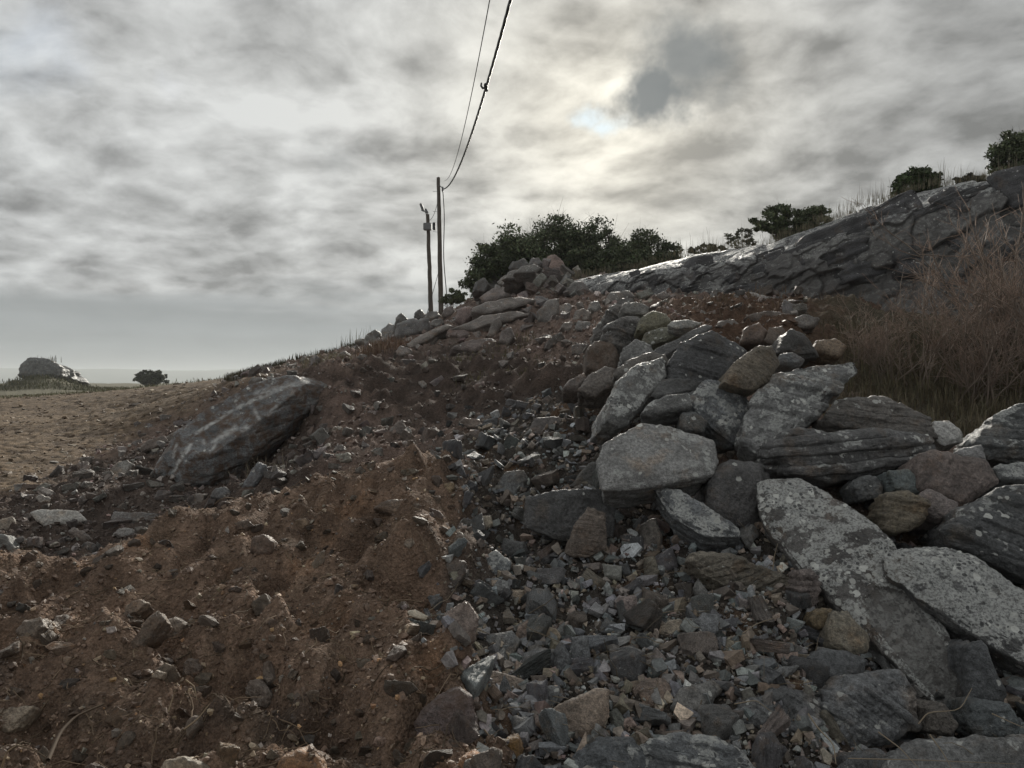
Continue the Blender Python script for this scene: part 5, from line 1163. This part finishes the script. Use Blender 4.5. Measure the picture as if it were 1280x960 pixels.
# ledges and blocks standing proud of the broken face, each a part of the outcrop
br = np.random.default_rng(44)
for k in range(46):
    i = int(np.interp(br.random(), [0, 1], [62, 430])); row = int(na * br.uniform(.30, .985)) if k % 3 else int(na * br.uniform(.9, .99))
    p0 = Vo[row, i]; L_ = br.uniform(.5, 1.7) * (1.2 if i > 180 else .8); H_ = br.uniform(.14, .5) * (1.3 if i > 210 else .8); W_ = br.uniform(.35, .7)
    tng = Vo[row, min(i + 8, ns - 1)] - Vo[row, i - 8]; tng /= np.linalg.norm(tng); tng = tng * .9 + np.array([0, 0, .12]); tng /= np.linalg.norm(tng)
    upv = bedv - tng * (bedv @ tng); upv /= np.linalg.norm(upv); out_ = np.cross(tng, upv); out_ *= -np.sign(out_[1])
    bp2 = block_pts(br, 1.0) * np.array([1, 1.4, 1]); pts = p0 + bp2[:, :1] * tng * L_ - bp2[:, 1:2] * out_ * W_ + bp2[:, 2:3] * upv * H_ * 1.4 - out_ * (W_ * .10)
    v, f, bd2 = stone_mesh(pts, 4, 900 + k, 32, .03, bedv, .04, .008, 3, (.86, .98))
    cc0 = v.mean(0)
    ob = link('ledge_block', mesh_np('ledge_block', v - cc0, f, M_STONE, True), oc, cc0 - co)
    set_stone(ob, np.array([.068, .066, .069]) * br.uniform(.8, 1.3), .35, bedv, 0, 300 + k)
# ------------------------------------------------------------------ plants
def wander(p0, d0, length, n, rng, jit=.25, lift=.0):
    pts = [np.array(p0, float)]; d_ = np.array(d0, float); d_ /= np.linalg.norm(d_)
    for k in range(n):
        d_ = d_ + rng.normal(0, jit, 3) + np.array([0, 0, lift]); d_ /= np.linalg.norm(d_)
        pts.append(pts[-1] + d_ * length / n)
    return np.array(pts)
def leafy(name, label, cat, px, py_base, py_top, wpx, Y, seed, clumps=46, per=170, leaf=.085, group=None, density=1.0, rgb=(.082, .098, .05), lean=0., low=.08, gap=.55):
    """an evergreen with trunk, limbs and leaf clumps spread through the crown"""
    rng = np.random.default_rng(seed); clumps = int(clumps * 1.9); per = int(per * .62)
    base_ = P(px, py_base, Y); h = (py_base - py_top) / F * Y; wd = wpx / F * Y / 2
    segs, cen = [], []
    for k in range(clumps):
        for _ in range(20):
            v = rng.normal(size=3); v /= np.linalg.norm(v); r = rng.uniform(gap, 1.0)
            z = (v[2] * r * .5 + .5)
            if z > low: break
        bulge = math.sqrt(max(.05, 1 - (2 * z - 1.05) ** 2))
        cen.append([v[0] * r * wd * (.5 + .6 * bulge) + lean * z * h, v[1] * r * wd * .8, z * h * .93])
    cen = np.array(cen)
    nt_ = 5; forks = []
    for k in range(nt_):
        d_ = np.array([rng.normal(0, .35), rng.normal(0, .3), 1.0]); f_ = wander((rng.normal(0, .05 * wd), 0, -.25), d_, h * .62, 6, rng, .16); forks.append(f_)
    trunk = tubes([(f_, np.linspace(.045, .022, 7) * h * .45) for f_ in forks], 6)
    for c in cen:
        f_ = forks[rng.integers(nt_)]; a = f_[rng.integers(2, 7)]
        mid = (a + c) / 2 + rng.normal(0, .06 * h, 3)
        segs.append((np.array([a, mid, c]), np.array([.016, .010, .004]) * h * .5))
        for _ in range(5):
            segs.append((np.array([c, c + rng.normal(0, .10 * h, 3) + np.array([0, 0, .05 * h])]), np.array([.004, .0015]) * h * .5))
    limbs = tubes(segs, 4)
    leaf *= .80; n = int(clumps * per * density * 1.35)
    ci = rng.integers(0, clumps, n); rad = rng.uniform(.05, .15, clumps) * min(h, 2 * wd) * 1.15
    off = rng.normal(size=(n, 3)); off /= np.linalg.norm(off, axis=1)[:, None]; off *= (rng.random((n, 1)) ** .4) * (1 + .45 * (rng.random((n, 1)) < .1))
    p = cen[ci] + off * rad[ci][:, None] * np.array([1.25, 1.25, .8])
    p[:, 2] = np.maximum(p[:, 2], .02 * h)
    a = rng.normal(size=(n, 3)); a /= np.linalg.norm(a, axis=1)[:, None]; b_ = np.cross(a, rng.normal(size=(n, 3))); b_ /= np.linalg.norm(b_, axis=1)[:, None]
    s_ = leaf * rng.uniform(.6, 1.3, (n, 1))
    v = np.stack([p - a * s_, p + b_ * s_ * .45, p + a * s_, p - b_ * s_ * .45], 1).reshape(-1, 3)
    f = np.arange(n * 4).reshape(n, 4)
    cl_ = rng.uniform(.65, 1.4, clumps)
    col = np.array([rgb]) * (cl_[ci] * rng.uniform(.6, 1.5, n))[:, None] * rng.uniform(.9, 1.12, (n, 3))
    root = empty(name, base_, label, cat, group); root['kind'] = 'thing'
    link('trunk', mesh_np('trunk', *trunk, M_BARK), root)
    link('limbs', mesh_np('limbs', *limbs, M_BARK), root)['kind'] = 'stuff'
    link('crown', mesh_np('crown', v, f, M_VEG, False, np.repeat(col, 4, 0)), root)['kind'] = 'stuff'
    return root
TG = 'evergreen trees behind the stone pile'
leafy('bushy_tree', 'leftmost dense evergreen tree bulging over the edge of the rise', 'tree', 637, 372, 284, 88, 27.5, 1, 64, 210, .08, TG, low=.12, gap=.35)
leafy('bushy_tree', 'tallest evergreen tree with open crown behind the stone pile', 'tree', 694, 362, 266, 96, 29.5, 2, 46, 150, .085, TG, low=.3)
leafy('bushy_tree', 'evergreen tree with ragged top right of the tallest one', 'tree', 742, 362, 272, 80, 30, 3, 40, 140, .085, TG, low=.25)
leafy('bushy_tree', 'low evergreen tree filling the gap in the middle of the row', 'tree', 725, 362, 300, 110, 28.5, 4, 56, 190, .085, TG, low=.02, gap=.2)
leafy('bushy_tree', 'evergreen tree with see-through crown near the row\'s right end', 'tree', 805, 350, 284, 74, 29.5, 5, 36, 120, .085, TG, low=.2)
leafy('bushy_tree', 'low dark evergreen behind the left end of the outcrop', 'tree', 782, 356, 306, 92, 28.5, 6, 50, 180, .085, TG, low=.02, gap=.2)
leafy('bushy_tree', 'small thin evergreen last on the right of the row', 'tree', 836, 343, 300, 38, 29, 7, 20, 110, .08, TG, low=.1)
leafy('bushy_tree', 'squat evergreen at the foot of the leftmost dense tree', 'tree', 607, 380, 318, 52, 28.5, 8, 34, 200, .08, TG, low=.02, gap=.2)
leafy('shrub', 'thin shrub growing beside the poles on the skyline', 'shrub', 566, 384, 358, 34, 36, 9, 22, 60, .09, None, low=.25)
leafy('shrub', 'wide dark shrub on top of the outcrop with twiggy left side', 'shrub', 982, 302, 254, 74, 19.5, 10, 44, 150, .06, None, low=.05)
leafy('shrub', 'small shrub joined to the right of the wide dark one', 'shrub', 1020, 288, 254, 34, 19.2, 11, 20, 90, .055, None, low=.1)
leafy('shrub', 'sparse greyish shrub left of the wide dark one', 'shrub', 926, 312, 284, 44, 19.8, 12, 16, 40, .05, None, density=.9, rgb=(.075, .075, .05))
leafy('shrub', 'neatly rounded green shrub on the upper outcrop', 'shrub', 1146, 250, 209, 54, 17.2, 13, 46, 180, .05, None, low=.03, rgb=(.055, .075, .03))
leafy('shrub', 'tall rounded evergreen at the right edge of the skyline', 'shrub', 1272, 226, 158, 60, 16.5, 14, 54, 150, .055, None, low=.05)
leafy('shrub', 'low greyish shrub between the rounded ones on the skyline', 'shrub', 1214, 236, 217, 44, 16.8, 15, 18, 70, .05, None, low=.02, rgb=(.06, .06, .045))
leafy('shrub', 'low greenish shrub in the hollow behind the outcrop edge', 'shrub', 882, 322, 304, 46, 20.5, 16, 20, 80, .06, None, low=.02, rgb=(.065, .068, .04))
leafy('far_bush', 'single dark bush standing far off at the edge of the field', 'bush', 190, 483, 461, 38, 120, 29, 90, 120, .24, None, low=.0, gap=.0, rgb=(.05, .055, .03))

def bare_mesh(seed, h, spread_=.55, stems=9):
    rng = np.random.default_rng(seed); S_, Tw = [], []
    for k in range(stems):
        a = rng.uniform(0, 2 * math.pi); r = rng.uniform(.1, 1) * spread_
        st_ = wander((rng.normal(0, .08), rng.normal(0, .08), -.15), (r * math.cos(a), r * math.sin(a), 1), h * rng.uniform(.7, 1.05), 8, rng, .07, .01)
        S_.append((st_, np.linspace(.013, .0035, 9) * (.7 + .5 * rng.random())))
        for _ in range(7):
            i = rng.integers(2, 9); d_ = st_[i] - st_[i - 1]; d_ = d_ / np.linalg.norm(d_) + rng.normal(0, .45, 3) + np.array([0, 0, .25])
            br = wander(st_[i], d_, h * rng.uniform(.18, .42), 5, rng, .09, .03)
            S_.append((br, np.linspace(.006, .0022, 6)))
            for _ in range(7):
                j = rng.integers(1, 6); d2 = br[j] - br[j - 1]; d2 = d2 / (np.linalg.norm(d2) + 1e-9) + rng.normal(0, .5, 3) + np.array([0, 0, .15])
                Tw.append((wander(br[j], d2, h * rng.uniform(.06, .17), 3, rng, .12), np.linspace(.0032, .0013, 4)))
    sv, sf = tubes(S_, 4); tv, tf = tubes(Tw, 3)
    sc_ = np.tile([[.20, .16, .13]], (len(sv), 1)) * rng.uniform(.8, 1.2, (len(sv), 1))
    k_ = np.repeat(rng.uniform(.7, 1.35, (len(Tw), 1)), 12, 0)
    tc_ = np.array([[.265, .195, .155]]) * k_[:len(tv)]
    return mesh_np('stems', sv, sf, M_TWIG, True, sc_), mesh_np('twigs', tv, tf, M_TWIG, True, tc_)
BM = [bare_mesh(31, 1.75), bare_mesh(32, 1.6, .7), bare_mesh(33, 1.9, .45), bare_mesh(34, 1.5, .8, 11)]
for k, (px, Y, sc_, lab) in enumerate((
    (1082, 8.6, .78, 'leafless brown shrub nearest the pale-topped wedge slab, first of the thicket'),
    (1112, 8.3, .72, 'leafless shrub rising just behind the upper layered boulder'),
    (1152, 8.3, .82, 'leafless shrub behind the white stone'),
    (1200, 8.0, .9, 'leafless shrub in the front row between white stone and edge boulder'),
    (1250, 7.9, 1.15, 'tall leafless shrub behind the right edge boulder'),
    (1300, 7.7, 1.3, 'leafless shrub cut by the right edge, reaching highest'),
    (1350, 8.0, 1.35, 'leafless shrub outside the right end of the heap'),
    (1228, 9.3, 1.3, 'tall leafless shrub reaching over the fractured outcrop'),
    (1280, 9.0, 1.45, 'tallest leafless shrub crossing the outcrop\'s top at the right'),
    (1330, 9.6, 1.4, 'leafless shrub beyond the right edge'))):
    x = (px - 640) / F * Y
    root = empty('bare_shrub', (x, Y, ground_z(x, Y)[0]), lab, 'shrub', 'leafless shrubs of the thicket'); root['kind'] = 'thing'
    root.rotation_euler = (0, 0, k * 1.9); root.scale = (sc_, sc_, sc_ * (.66 if px < 1190 else .74))
    sm_, tm_ = BM[k % 4]
    link('stems', sm_, root)['kind'] = 'stuff'; link('twigs', tm_, root)['kind'] = 'stuff'

def blades(name, pts, h, rng, rgb, wid=.006, bend=.5, label=None):
    n = len(pts); a = rng.uniform(0, 2 * math.pi, n); le = h * rng.uniform(.5, 1.2, n)
    d_ = np.stack([np.cos(a), np.sin(a), np.zeros(n)], 1); sd_ = np.stack([-np.sin(a), np.cos(a), np.zeros(n)], 1)
    b_ = (bend * rng.random(n))[:, None]; up_ = np.array([0, 0, 1.])
    m1 = pts + up_ * (le * .55)[:, None] + d_ * b_ * (le * .25)[:, None]; m2 = pts + up_ * (le * .95 * (1 - .3 * b_[:, 0]))[:, None] + d_ * b_ * (le * .8)[:, None]
    wv_ = (np.asarray(wid) * rng.uniform(.6, 1.3, n))[:, None] * sd_
    v = np.stack([pts - wv_, pts + wv_, m1 + wv_ * .7, m1 - wv_ * .7, m2 + wv_ * .15, m2 - wv_ * .15], 1).reshape(-1, 3)
    i = np.arange(n)[:, None] * 6
    f = np.concatenate([i + np.array([0, 1, 2, 3]), i + np.array([3, 2, 4, 5])], 0)
    col = np.array([rgb]) * rng.uniform(.6, 1.4, (n, 1)) * rng.uniform(.93, 1.07, (n, 3))
    o = tag(link(name, mesh_np(name, v, f, M_TWIG, False, np.repeat(col, 6, 0))), label, None, None, 'stuff'); return o
vr = np.random.default_rng(77)
def tufts(centers, per, sd_):
    c = np.repeat(np.asarray(centers), per, 0); return c + vr.normal(0, 1, c.shape) * np.array([1, 1, 0]) * np.repeat(np.asarray(sd_).reshape(-1, 1) if np.ndim(sd_) else np.full((len(centers), 1), sd_), per, 0)
# dry grass and weed stalks along the top of the outcrop
seq = K_ + (vr.random((ns, 1)) - .75) * np.array([[.3, 1.1, -.12]])
c = seq[vr.integers(20, ns, 420)]; blades('outcrop_grass', tufts(c, 14, .12) - np.array([0, 0, .05]), .17, vr, (.17, .15, .10), .004)
c = seq[np.concatenate([vr.integers(90, 150, 26), vr.integers(215, 300, 46), vr.integers(330, 480, 46)])]; blades('weed_stalks', tufts(c, 4, .14) - np.array([0, 0, .05]), .5, vr, (.17, .145, .105), .004, .35)
# grass on the crown of the rise and low scrub on its left shoulder
def on_ground(px, Y): 
    x = (np.asarray(px) - 640) / F * np.asarray(Y); return np.stack([x, np.asarray(Y), ground_z(x, Y) - .03], 1)
px_ = vr.uniform(290, 452, 620); Yc = np.interp(px_, [290, 340, 400, 440, 460], [24.5, 26.5, 28.4, 29.3, 29.6]) + vr.normal(0, .8, 620)
blades('shoulder_scrub', tufts(on_ground(px_, Yc), 18, .14), .24, vr, (.078, .070, .042), .011)
px_ = vr.uniform(418, 460, 22); blades('weed_stalks', tufts(on_ground(px_, np.full(22, 29.0)), 3, .15), .75, vr, (.095, .095, .055), .012, .3)
px_ = vr.uniform(455, 500, 90); blades('dry_grass', tufts(on_ground(px_, vr.uniform(16.5, 20, 90)), 26, .16), .30, vr, (.20, .135, .095), .008, 1.2)
px_ = vr.uniform(380, 440, 46); blades('dry_grass', tufts(on_ground(px_, vr.uniform(15, 18.5, 46)), 22, .12), .28, vr, (.22, .185, .125), .007, 1.0)
px_ = vr.uniform(565, 680, 60); blades('dry_grass', tufts(on_ground(px_, vr.uniform(10.5, 14, 60)), 14, .12), .13, vr, (.13, .115, .06), .005, 1.2)
# straw in the hollow under the scraped slab
px_ = vr.uniform(296, 350, 30); blades('dead_grass', tufts(on_ground(px_, vr.uniform(8.3, 9.1, 30)), 16, .10) + np.array([0, 0, .12]), .30, vr, (.19, .16, .12), .0035, 1.3)
# field edge, knoll and thicket floor
px_ = vr.uniform(-60, 330, 900); blades('field_grass', tufts(on_ground(px_, vr.uniform(40, 55, 900)), 9, .5), .16, vr, (.15, .145, .08), .02, .8)
px_ = vr.uniform(1035, 1340, 500); blades('thicket_grass', tufts(on_ground(px_, vr.uniform(6.7, 10.8, 500)), 26, .16), .22, vr, (.13, .11, .07), .004, 1.1)
px_ = vr.uniform(835, 1030, 70); blades('dry_grass', tufts(on_ground(px_, vr.uniform(10.5, 13.5, 70)), 18, .14), .16, vr, (.15, .105, .07), .005, 1.1)
kn = np.stack([(vr.normal(56, 9, 26) - 640) / F * 96, np.full(26, 96.0), np.full(26, 3.6)], 1); blades('knoll_weeds', tufts(kn[:9], 2, .6), 1.1, vr, (.13, .12, .09), .05, .4)
kx = vr.uniform(-10, 160, 500); ky = vr.uniform(84, 104, 500)
def far_z(px, Y):
    hz = zf[np.clip(np.searchsorted(far, Y), 0, len(far) - 1), np.clip(np.searchsorted(cols, px), 0, NC - 1)]; return hz
blades('knoll_grass', tufts(np.stack([(kx - 640) / F * ky, ky, far_z(kx, ky) - .05], 1), 12, .6), .45, vr, (.12, .115, .065), .04, .7)
# roots and stalks caught in the soil
rootv = []
rw = np.where((near_soil * INFR * VIS).ravel() > .5)[0]
for k in range(620):
    i = rw[vr.integers(len(rw))]; p0 = np.array([X.ravel()[i], YY.ravel()[i], Z.ravel()[i] + .006])
    a = vr.uniform(0, 2 * math.pi); L_ = vr.uniform(.04, .22)
    w_ = wander(p0, (math.cos(a), math.sin(a), vr.uniform(-.1, .5)), L_, 5, vr, .28)
    gz_ = ground_z(w_[:, 0], w_[:, 1]); w_[:, 2] = np.maximum(w_[:, 2] * .5 + (gz_ + .012) * .5, gz_ + .004)
    rootv.append((w_, np.linspace(1, .5, 6) * vr.uniform(.0012, .004)))
v, f = tubes(rootv, 4)
tag(link('root_litter', mesh_np('root_litter', v, f, M_TWIG, True, np.repeat(np.array([[.15, .11, .075]]) * vr.uniform(.5, 1.7, (len(rootv), 1)), 24, 0))), None, None, None, 'stuff')
rootv = []
gw = np.where((gravel * INFR * VIS * (YY < 6)).ravel() > .5)[0]
for k in range(160):
    i = gw[vr.integers(len(gw))]; p0 = np.array([X.ravel()[i], YY.ravel()[i], Z.ravel()[i] + .05])
    a = vr.uniform(0, 2 * math.pi); w_ = wander(p0, (math.cos(a), math.sin(a), vr.uniform(-.1, .5)), vr.uniform(.06, .3), 5, vr, .2)
    rootv.append((w_, np.linspace(1, .5, 6) * vr.uniform(.001, .003)))
v, f = tubes(rootv, 4)
tag(link('twig_litter', mesh_np('twig_litter', v, f, M_TWIG, True, np.repeat(np.array([[.20, .165, .12]]) * vr.uniform(.5, 1.4, (len(rootv), 1)), 24, 0))), None, None, None, 'stuff')
# single stalks that stand out, one by one
def stalk(label, pts_, rad, rgb, group):
    pts_ = np.array([P(*q) for q in pts_]); tt = np.linspace(0, 1, 14); kk = np.linspace(0, 1, len(pts_))
    w_ = np.stack([np.interp(tt, kk, pts_[:, j]) for j in range(3)], 1)
    w_[1:-1] = (w_[:-2] + 2 * w_[1:-1] + w_[2:]) / 4
    v, f = tubes([(w_, np.linspace(1, .45, 14) * rad)], 5); c = w_[0]
    tag(link('dry_stalk', mesh_np('dry_stalk', v - c, f, M_TWIG, True, np.tile([rgb], (len(v), 1))), None, c), label, 'twig', group, 'thing')
SG = 'dry stalks lying on the stones'
STR = (.27, .22, .16)
for lab, pts_, rad in (
    ('pale snapped stalk sticking out left of the squat grey boulder', [(1010, 892, 3.3), (1022, 910, 3.25), (1042, 930, 3.15), (1045, 955, 3.05)], .004),
    ('long curved stalk in front of the squat grey boulder', [(1098, 915, 3.2), (1125, 935, 3.1), (1150, 962, 2.95)], .003),
    ('straight pale stalk crossing the flat corner slab', [(1162, 918, 3.05), (1178, 940, 3.0), (1192, 965, 2.95)], .003),
    ('thin stalk lying level along the bottom right edge', [(1060, 948, 3.0), (1150, 950, 2.95), (1270, 955, 2.9)], .0025),
    ('bent twig between the foot stone and the long slab\'s tip', [(1148, 905, 3.2), (1160, 890, 3.2), (1200, 888, 3.2), (1215, 860, 3.25)], .003),
    ('thin stalk slanting over the stones at the right edge', [(1240, 892, 3.2), (1262, 902, 3.15), (1285, 912, 3.1)], .003),
    ('twig lying below the splintery olive-brown slab', [(928, 792, 3.85), (945, 780, 3.9), (975, 770, 3.95)], .003),
    ('upright dry stem beside the pinkish banded block', [(966, 712, 4.15), (968, 695, 4.15), (972, 680, 4.15)], .003),
    ('stalk on the ridged grey stone', [(918, 880, 3.3), (945, 875, 3.32), (965, 890, 3.28)], .003)):
    stalk(lab, pts_, rad, STR, SG)
SG2 = 'dry roots and stalks in the brown soil'
for lab, pts_, rad in (
    ('forked pale root on the left of the soil heap', [(232, 850, 3.3), (243, 858, 3.28), (246, 875, 3.25)], .0035),
    ('pale bent root ending in a frayed tip', [(230, 912, 3.0), (248, 898, 3.05), (262, 880, 3.1)], .004),
    ('thin upright stalk in the lower left soil', [(210, 890, 3.05), (216, 872, 3.1), (219, 862, 3.1)], .003),
    ('curved root at the bottom left corner', [(2, 960, 2.6), (8, 940, 2.6), (20, 932, 2.62)], .004),
    ('long thin root crossing the bottom of the soil heap', [(500, 955, 2.85), (560, 942, 2.9), (600, 935, 2.95)], .003),
    ('thin root sliding off the soil by the ochre clod', [(605, 912, 3.2), (620, 930, 3.15), (638, 948, 3.05)], .0035),
    ('short pale stalk standing above the white cream chip', [(168, 822, 3.4), (166, 812, 3.45), (180, 815, 3.45)], .003),
    ('thick dark root lying across the lower left soil', [(60, 950, 2.65), (75, 915, 2.8), (95, 895, 2.9), (130, 880, 3.0)], .008)):
    stalk(lab, pts_, rad, (.25, .19, .125) if 'dark' not in lab else (.09, .065, .045), SG2)
# ------------------------------------------------------------------ poles and cables
def lathe(axis, rad, sides=12):
    v, f = tubes([(np.asarray(axis, float), np.asarray(rad, float))], sides); n = len(axis)
    return v, f
def box(c, sx, sy, sz, bev=.0):
    bm = bmesh.new(); bmesh.ops.create_cube(bm, size=1)
    for v in bm.verts: v.co = Vector((v.co.x * sx, v.co.y * sy, v.co.z * sz))
    if bev: bmesh.ops.bevel(bm, geom=bm.edges[:], offset=bev, segments=2, affect='EDGES')
    bmesh.ops.translate(bm, verts=bm.verts, vec=c)
    me = bpy.data.meshes.new('box'); bm.to_mesh(me); bm.free(); return me
def part(name, me, mat, parent):
    if isinstance(me, tuple): me = mesh_np(name, me[0], me[1], mat)
    else:
        me.name = name; me.materials.append(mat)
    return link(name, me, parent)
def pole(label, px_top, py_top, px_base, Y, ztop_r, rbase):
    top = P(px_top, py_top, Y); x0 = (px_base - 640) / F * Y; z0 = float(ground_z(x0, Y)[0]) - .4
    b_ = np.array([x0, Y, z0]); root = empty('utility_pole', b_, label, 'utility pole', 'wooden utility poles on the rise'); root['kind'] = 'thing'
    ax = np.linspace(0, 1, 26)[:, None] * (top - b_); rng = np.random.default_rng(int(px_top))
    ax[1:-1] += rng.normal(0, .008, (24, 3)) * np.array([1, 1, 0])
    v, f = lathe(ax, np.linspace(rbase, ztop_r, 26) * rng.uniform(.96, 1.05, 26), 10)
    part('pole_shaft', (v, f), M_WOOD, root)
    cap = lathe([top - b_ - [0, 0, .01], top - b_ + [0, 0, .03]], [ztop_r * 1.02, ztop_r * .3], 10); part('pole_top', cap, M_WOOD, root)
    return root, b_, top
pA, bA, tA = pole('tall right wooden pole carrying the cable overhead', 548, 222, 552, 42, .10, .155)
pB, bB, tB = pole('shorter left wooden pole with a box near its top', 534.5, 268, 540, 44, .10, .15)
hA = P(553.5, 237, 42) + np.array([0, -.12, 0])
la = hA - bA; ta = tA - bA
part('cable_bracket', tubes([(np.array([[ta[0], -.05, la[2] + .18], [la[0] * .5 + ta[0] * .5, -.12, la[2] + .16], [la[0], -.12, la[2] + .05]]), np.array([.03, .03, .03]))], 6), M_METAL, pA)
part('clamp', tubes([(np.array([la + [0, 0, .12], la + [0, 0, -.12]]), np.array([.05, .05]))], 8), M_METAL, pA)
for k in range(3): part('step_bolt', tubes([(np.array([[ta[0] + .05, 0, ta[2] - .75 - .02 * k + .0], [ta[0] - .30, 0, ta[2] - .75]]) + np.array([0, 0, -1.1 * k]), np.array([.012, .012]))], 5), M_METAL, pA)
dl = np.linspace(0, 1, 20)[:, None]
part('down_lead', tubes([(la + dl * (np.array([.28, -.10, 1.2]) - la) + np.array([.05, 0, 0]) * np.sin(dl * 9), np.full(20, .028))], 6), M_CABLE, pA)
tb = tB - bB
bx = box((tb[0] + .02, -.22, tb[2] - .75), .46, .34, .40, .03); bo = part('equipment_box', bx, M_METAL, pB)
part('box_side', box((tb[0] + .40, -.20, tb[2] - .72), .16, .30, .40, .02), plain_material('dark_metal', (.045, .048, .052), .6, .2), pB)
part('lamp_arm', tubes([(np.array([tb + [0, 0, -.1], tb + [-.12, -.1, .12], tb + [-.34, -.2, .2]]), np.array([.035, .03, .03]))], 6), M_METAL, pB)
hd = box((0, 0, 0), .15, .18, .5, .04); hd.transform(__import__('mathutils').Matrix.Translation(tuple(tb + [-.30, -.2, .36])) @ __import__('mathutils').Euler((.1, -.35, 0)).to_matrix().to_4x4()); part('lamp_head', hd, M_METAL, pB)
hd = box((0, 0, 0), .13, .16, .30, .03); hd.transform(__import__('mathutils').Matrix.Translation(tuple(tb + [-.05, -.15, .16])) @ __import__('mathutils').Euler((.1, -.5, 0)).to_matrix().to_4x4()); part('lamp_bracket', hd, M_METAL, pB)
# overhead cables: two strands twisted for the heavy one, hung in one sag over the viewer
def sag(Yv, p0, x1, zmin, Y0):
    t_ = (p0[1] - Yv); x = p0[0] + (x1 - p0[0]) * t_ / (p0[1] - 14.0); b_ = (p0[2] - zmin) / (p0[1] - Y0) ** 2
    return np.stack([x, Yv, zmin + b_ * (Yv - Y0) ** 2], 1)
Yv = np.concatenate([np.arange(42 - .12, 4, -.09), np.arange(4, -18, -.5)])
cen = sag(Yv, hA, -.04, 8.45, 14.0)
segs = []
for k in range(3):
    ph = Yv * 4.2 + k * 2.094
    segs.append((cen + .011 * np.stack([np.cos(ph), np.zeros_like(ph), np.sin(ph)], 1), np.full(len(Yv), .023)))
v, f = tubes(segs, 6); c0 = cen[0]
tag(link('overhead_cable', mesh_np('overhead_cable', v - c0, f, M_CABLE), None, c0), 'heavy black twisted cable sweeping from the tall pole overhead', 'cable', None, 'thing')
pc_ = sag(np.array([18.3]), hA, -.04, 8.45, 14.0)[0]
hk = tubes([(np.array([[-.02, 0, 0], [-.08, 0, -.02], [-.12, 0, .04], [-.11, 0, .11]]), np.array([.03, .028, .026, .02])), (np.array([[0, -.16, 0], [0, .16, 0]]), np.array([.05, .05]))], 8)
tag(link('cable_clamp', mesh_np('cable_clamp', hk[0], hk[1], M_CABLE), None, pc_), 'small hooked clamp fixed on the heavy overhead cable', 'clamp', None, 'thing')
hB = P(556, 226, 42) + np.array([0, -.1, 0]); cw = sag(Yv, hB, -.36, 8.75, 14.2)
v, f = tubes([(cw, np.full(len(Yv), .011))], 5)
tag(link('overhead_wire', mesh_np('overhead_wire', v - cw[0], f, M_CABLE), None, cw[0]), 'thin wire running left of the heavy overhead cable', 'wire', None, 'thing')
a_ = tA + np.array([0, 0, -1.2]); b_ = tB + np.array([.1, 0, -.35]); tt = np.linspace(0, 1, 12)[:, None]
w_ = a_ + (b_ - a_) * tt - np.array([0, 0, .25]) * np.sin(tt * math.pi); v, f = tubes([(w_, np.full(12, .014))], 5)
tag(link('link_wire', mesh_np('link_wire', v - w_[0], f, M_CABLE), None, w_[0]), 'short wire sagging between the two poles', 'wire', None, 'thing')
a_ = bA + (tA - bA) * .42 + np.array([-.1, 0, 0]); e_ = np.array([bA[0] - 1.15, 41.5, float(ground_z(bA[0] - 1.15, 41.5)[0])]); v, f = tubes([(np.array([a_, e_]), np.array([.016, .016]))], 5)
tag(link('guy_wire', mesh_np('guy_wire', v - a_, f, M_CABLE), None, a_), 'thin guy wire from the tall pole down to the ground', 'wire', None, 'thing')

# ------------------------------------------------------------------ hazy air
bm = bmesh.new(); bmesh.ops.create_cube(bm, size=1)
zlo = float(zf.min()) - 2; zhi = max(float(zf.max()), 16) + 3
for v in bm.verts: v.co = Vector((v.co.x * 30000, v.co.y * 6700 + 3050, (v.co.z + .5) * (zhi - zlo) + zlo))
me = bpy.data.meshes.new('haze'); bm.to_mesh(me); bm.free()
hm = bpy.data.materials.new('hazy_air'); hm.use_nodes = True; ht = NT(hm.node_tree); ht.n.clear()
vo = ht.add('ShaderNodeVolumePrincipled'); vo.inputs['Color'].default_value = (.66, .69, .71, 1); vo.inputs['Density'].default_value = .00035; vo.inputs['Anisotropy'].default_value = .2
ht.l.new(vo.outputs[0], ht.add('ShaderNodeOutputMaterial').inputs['Volume'])
me.materials.append(hm)
tag(link('haze', me), None, None, None, 'stuff')
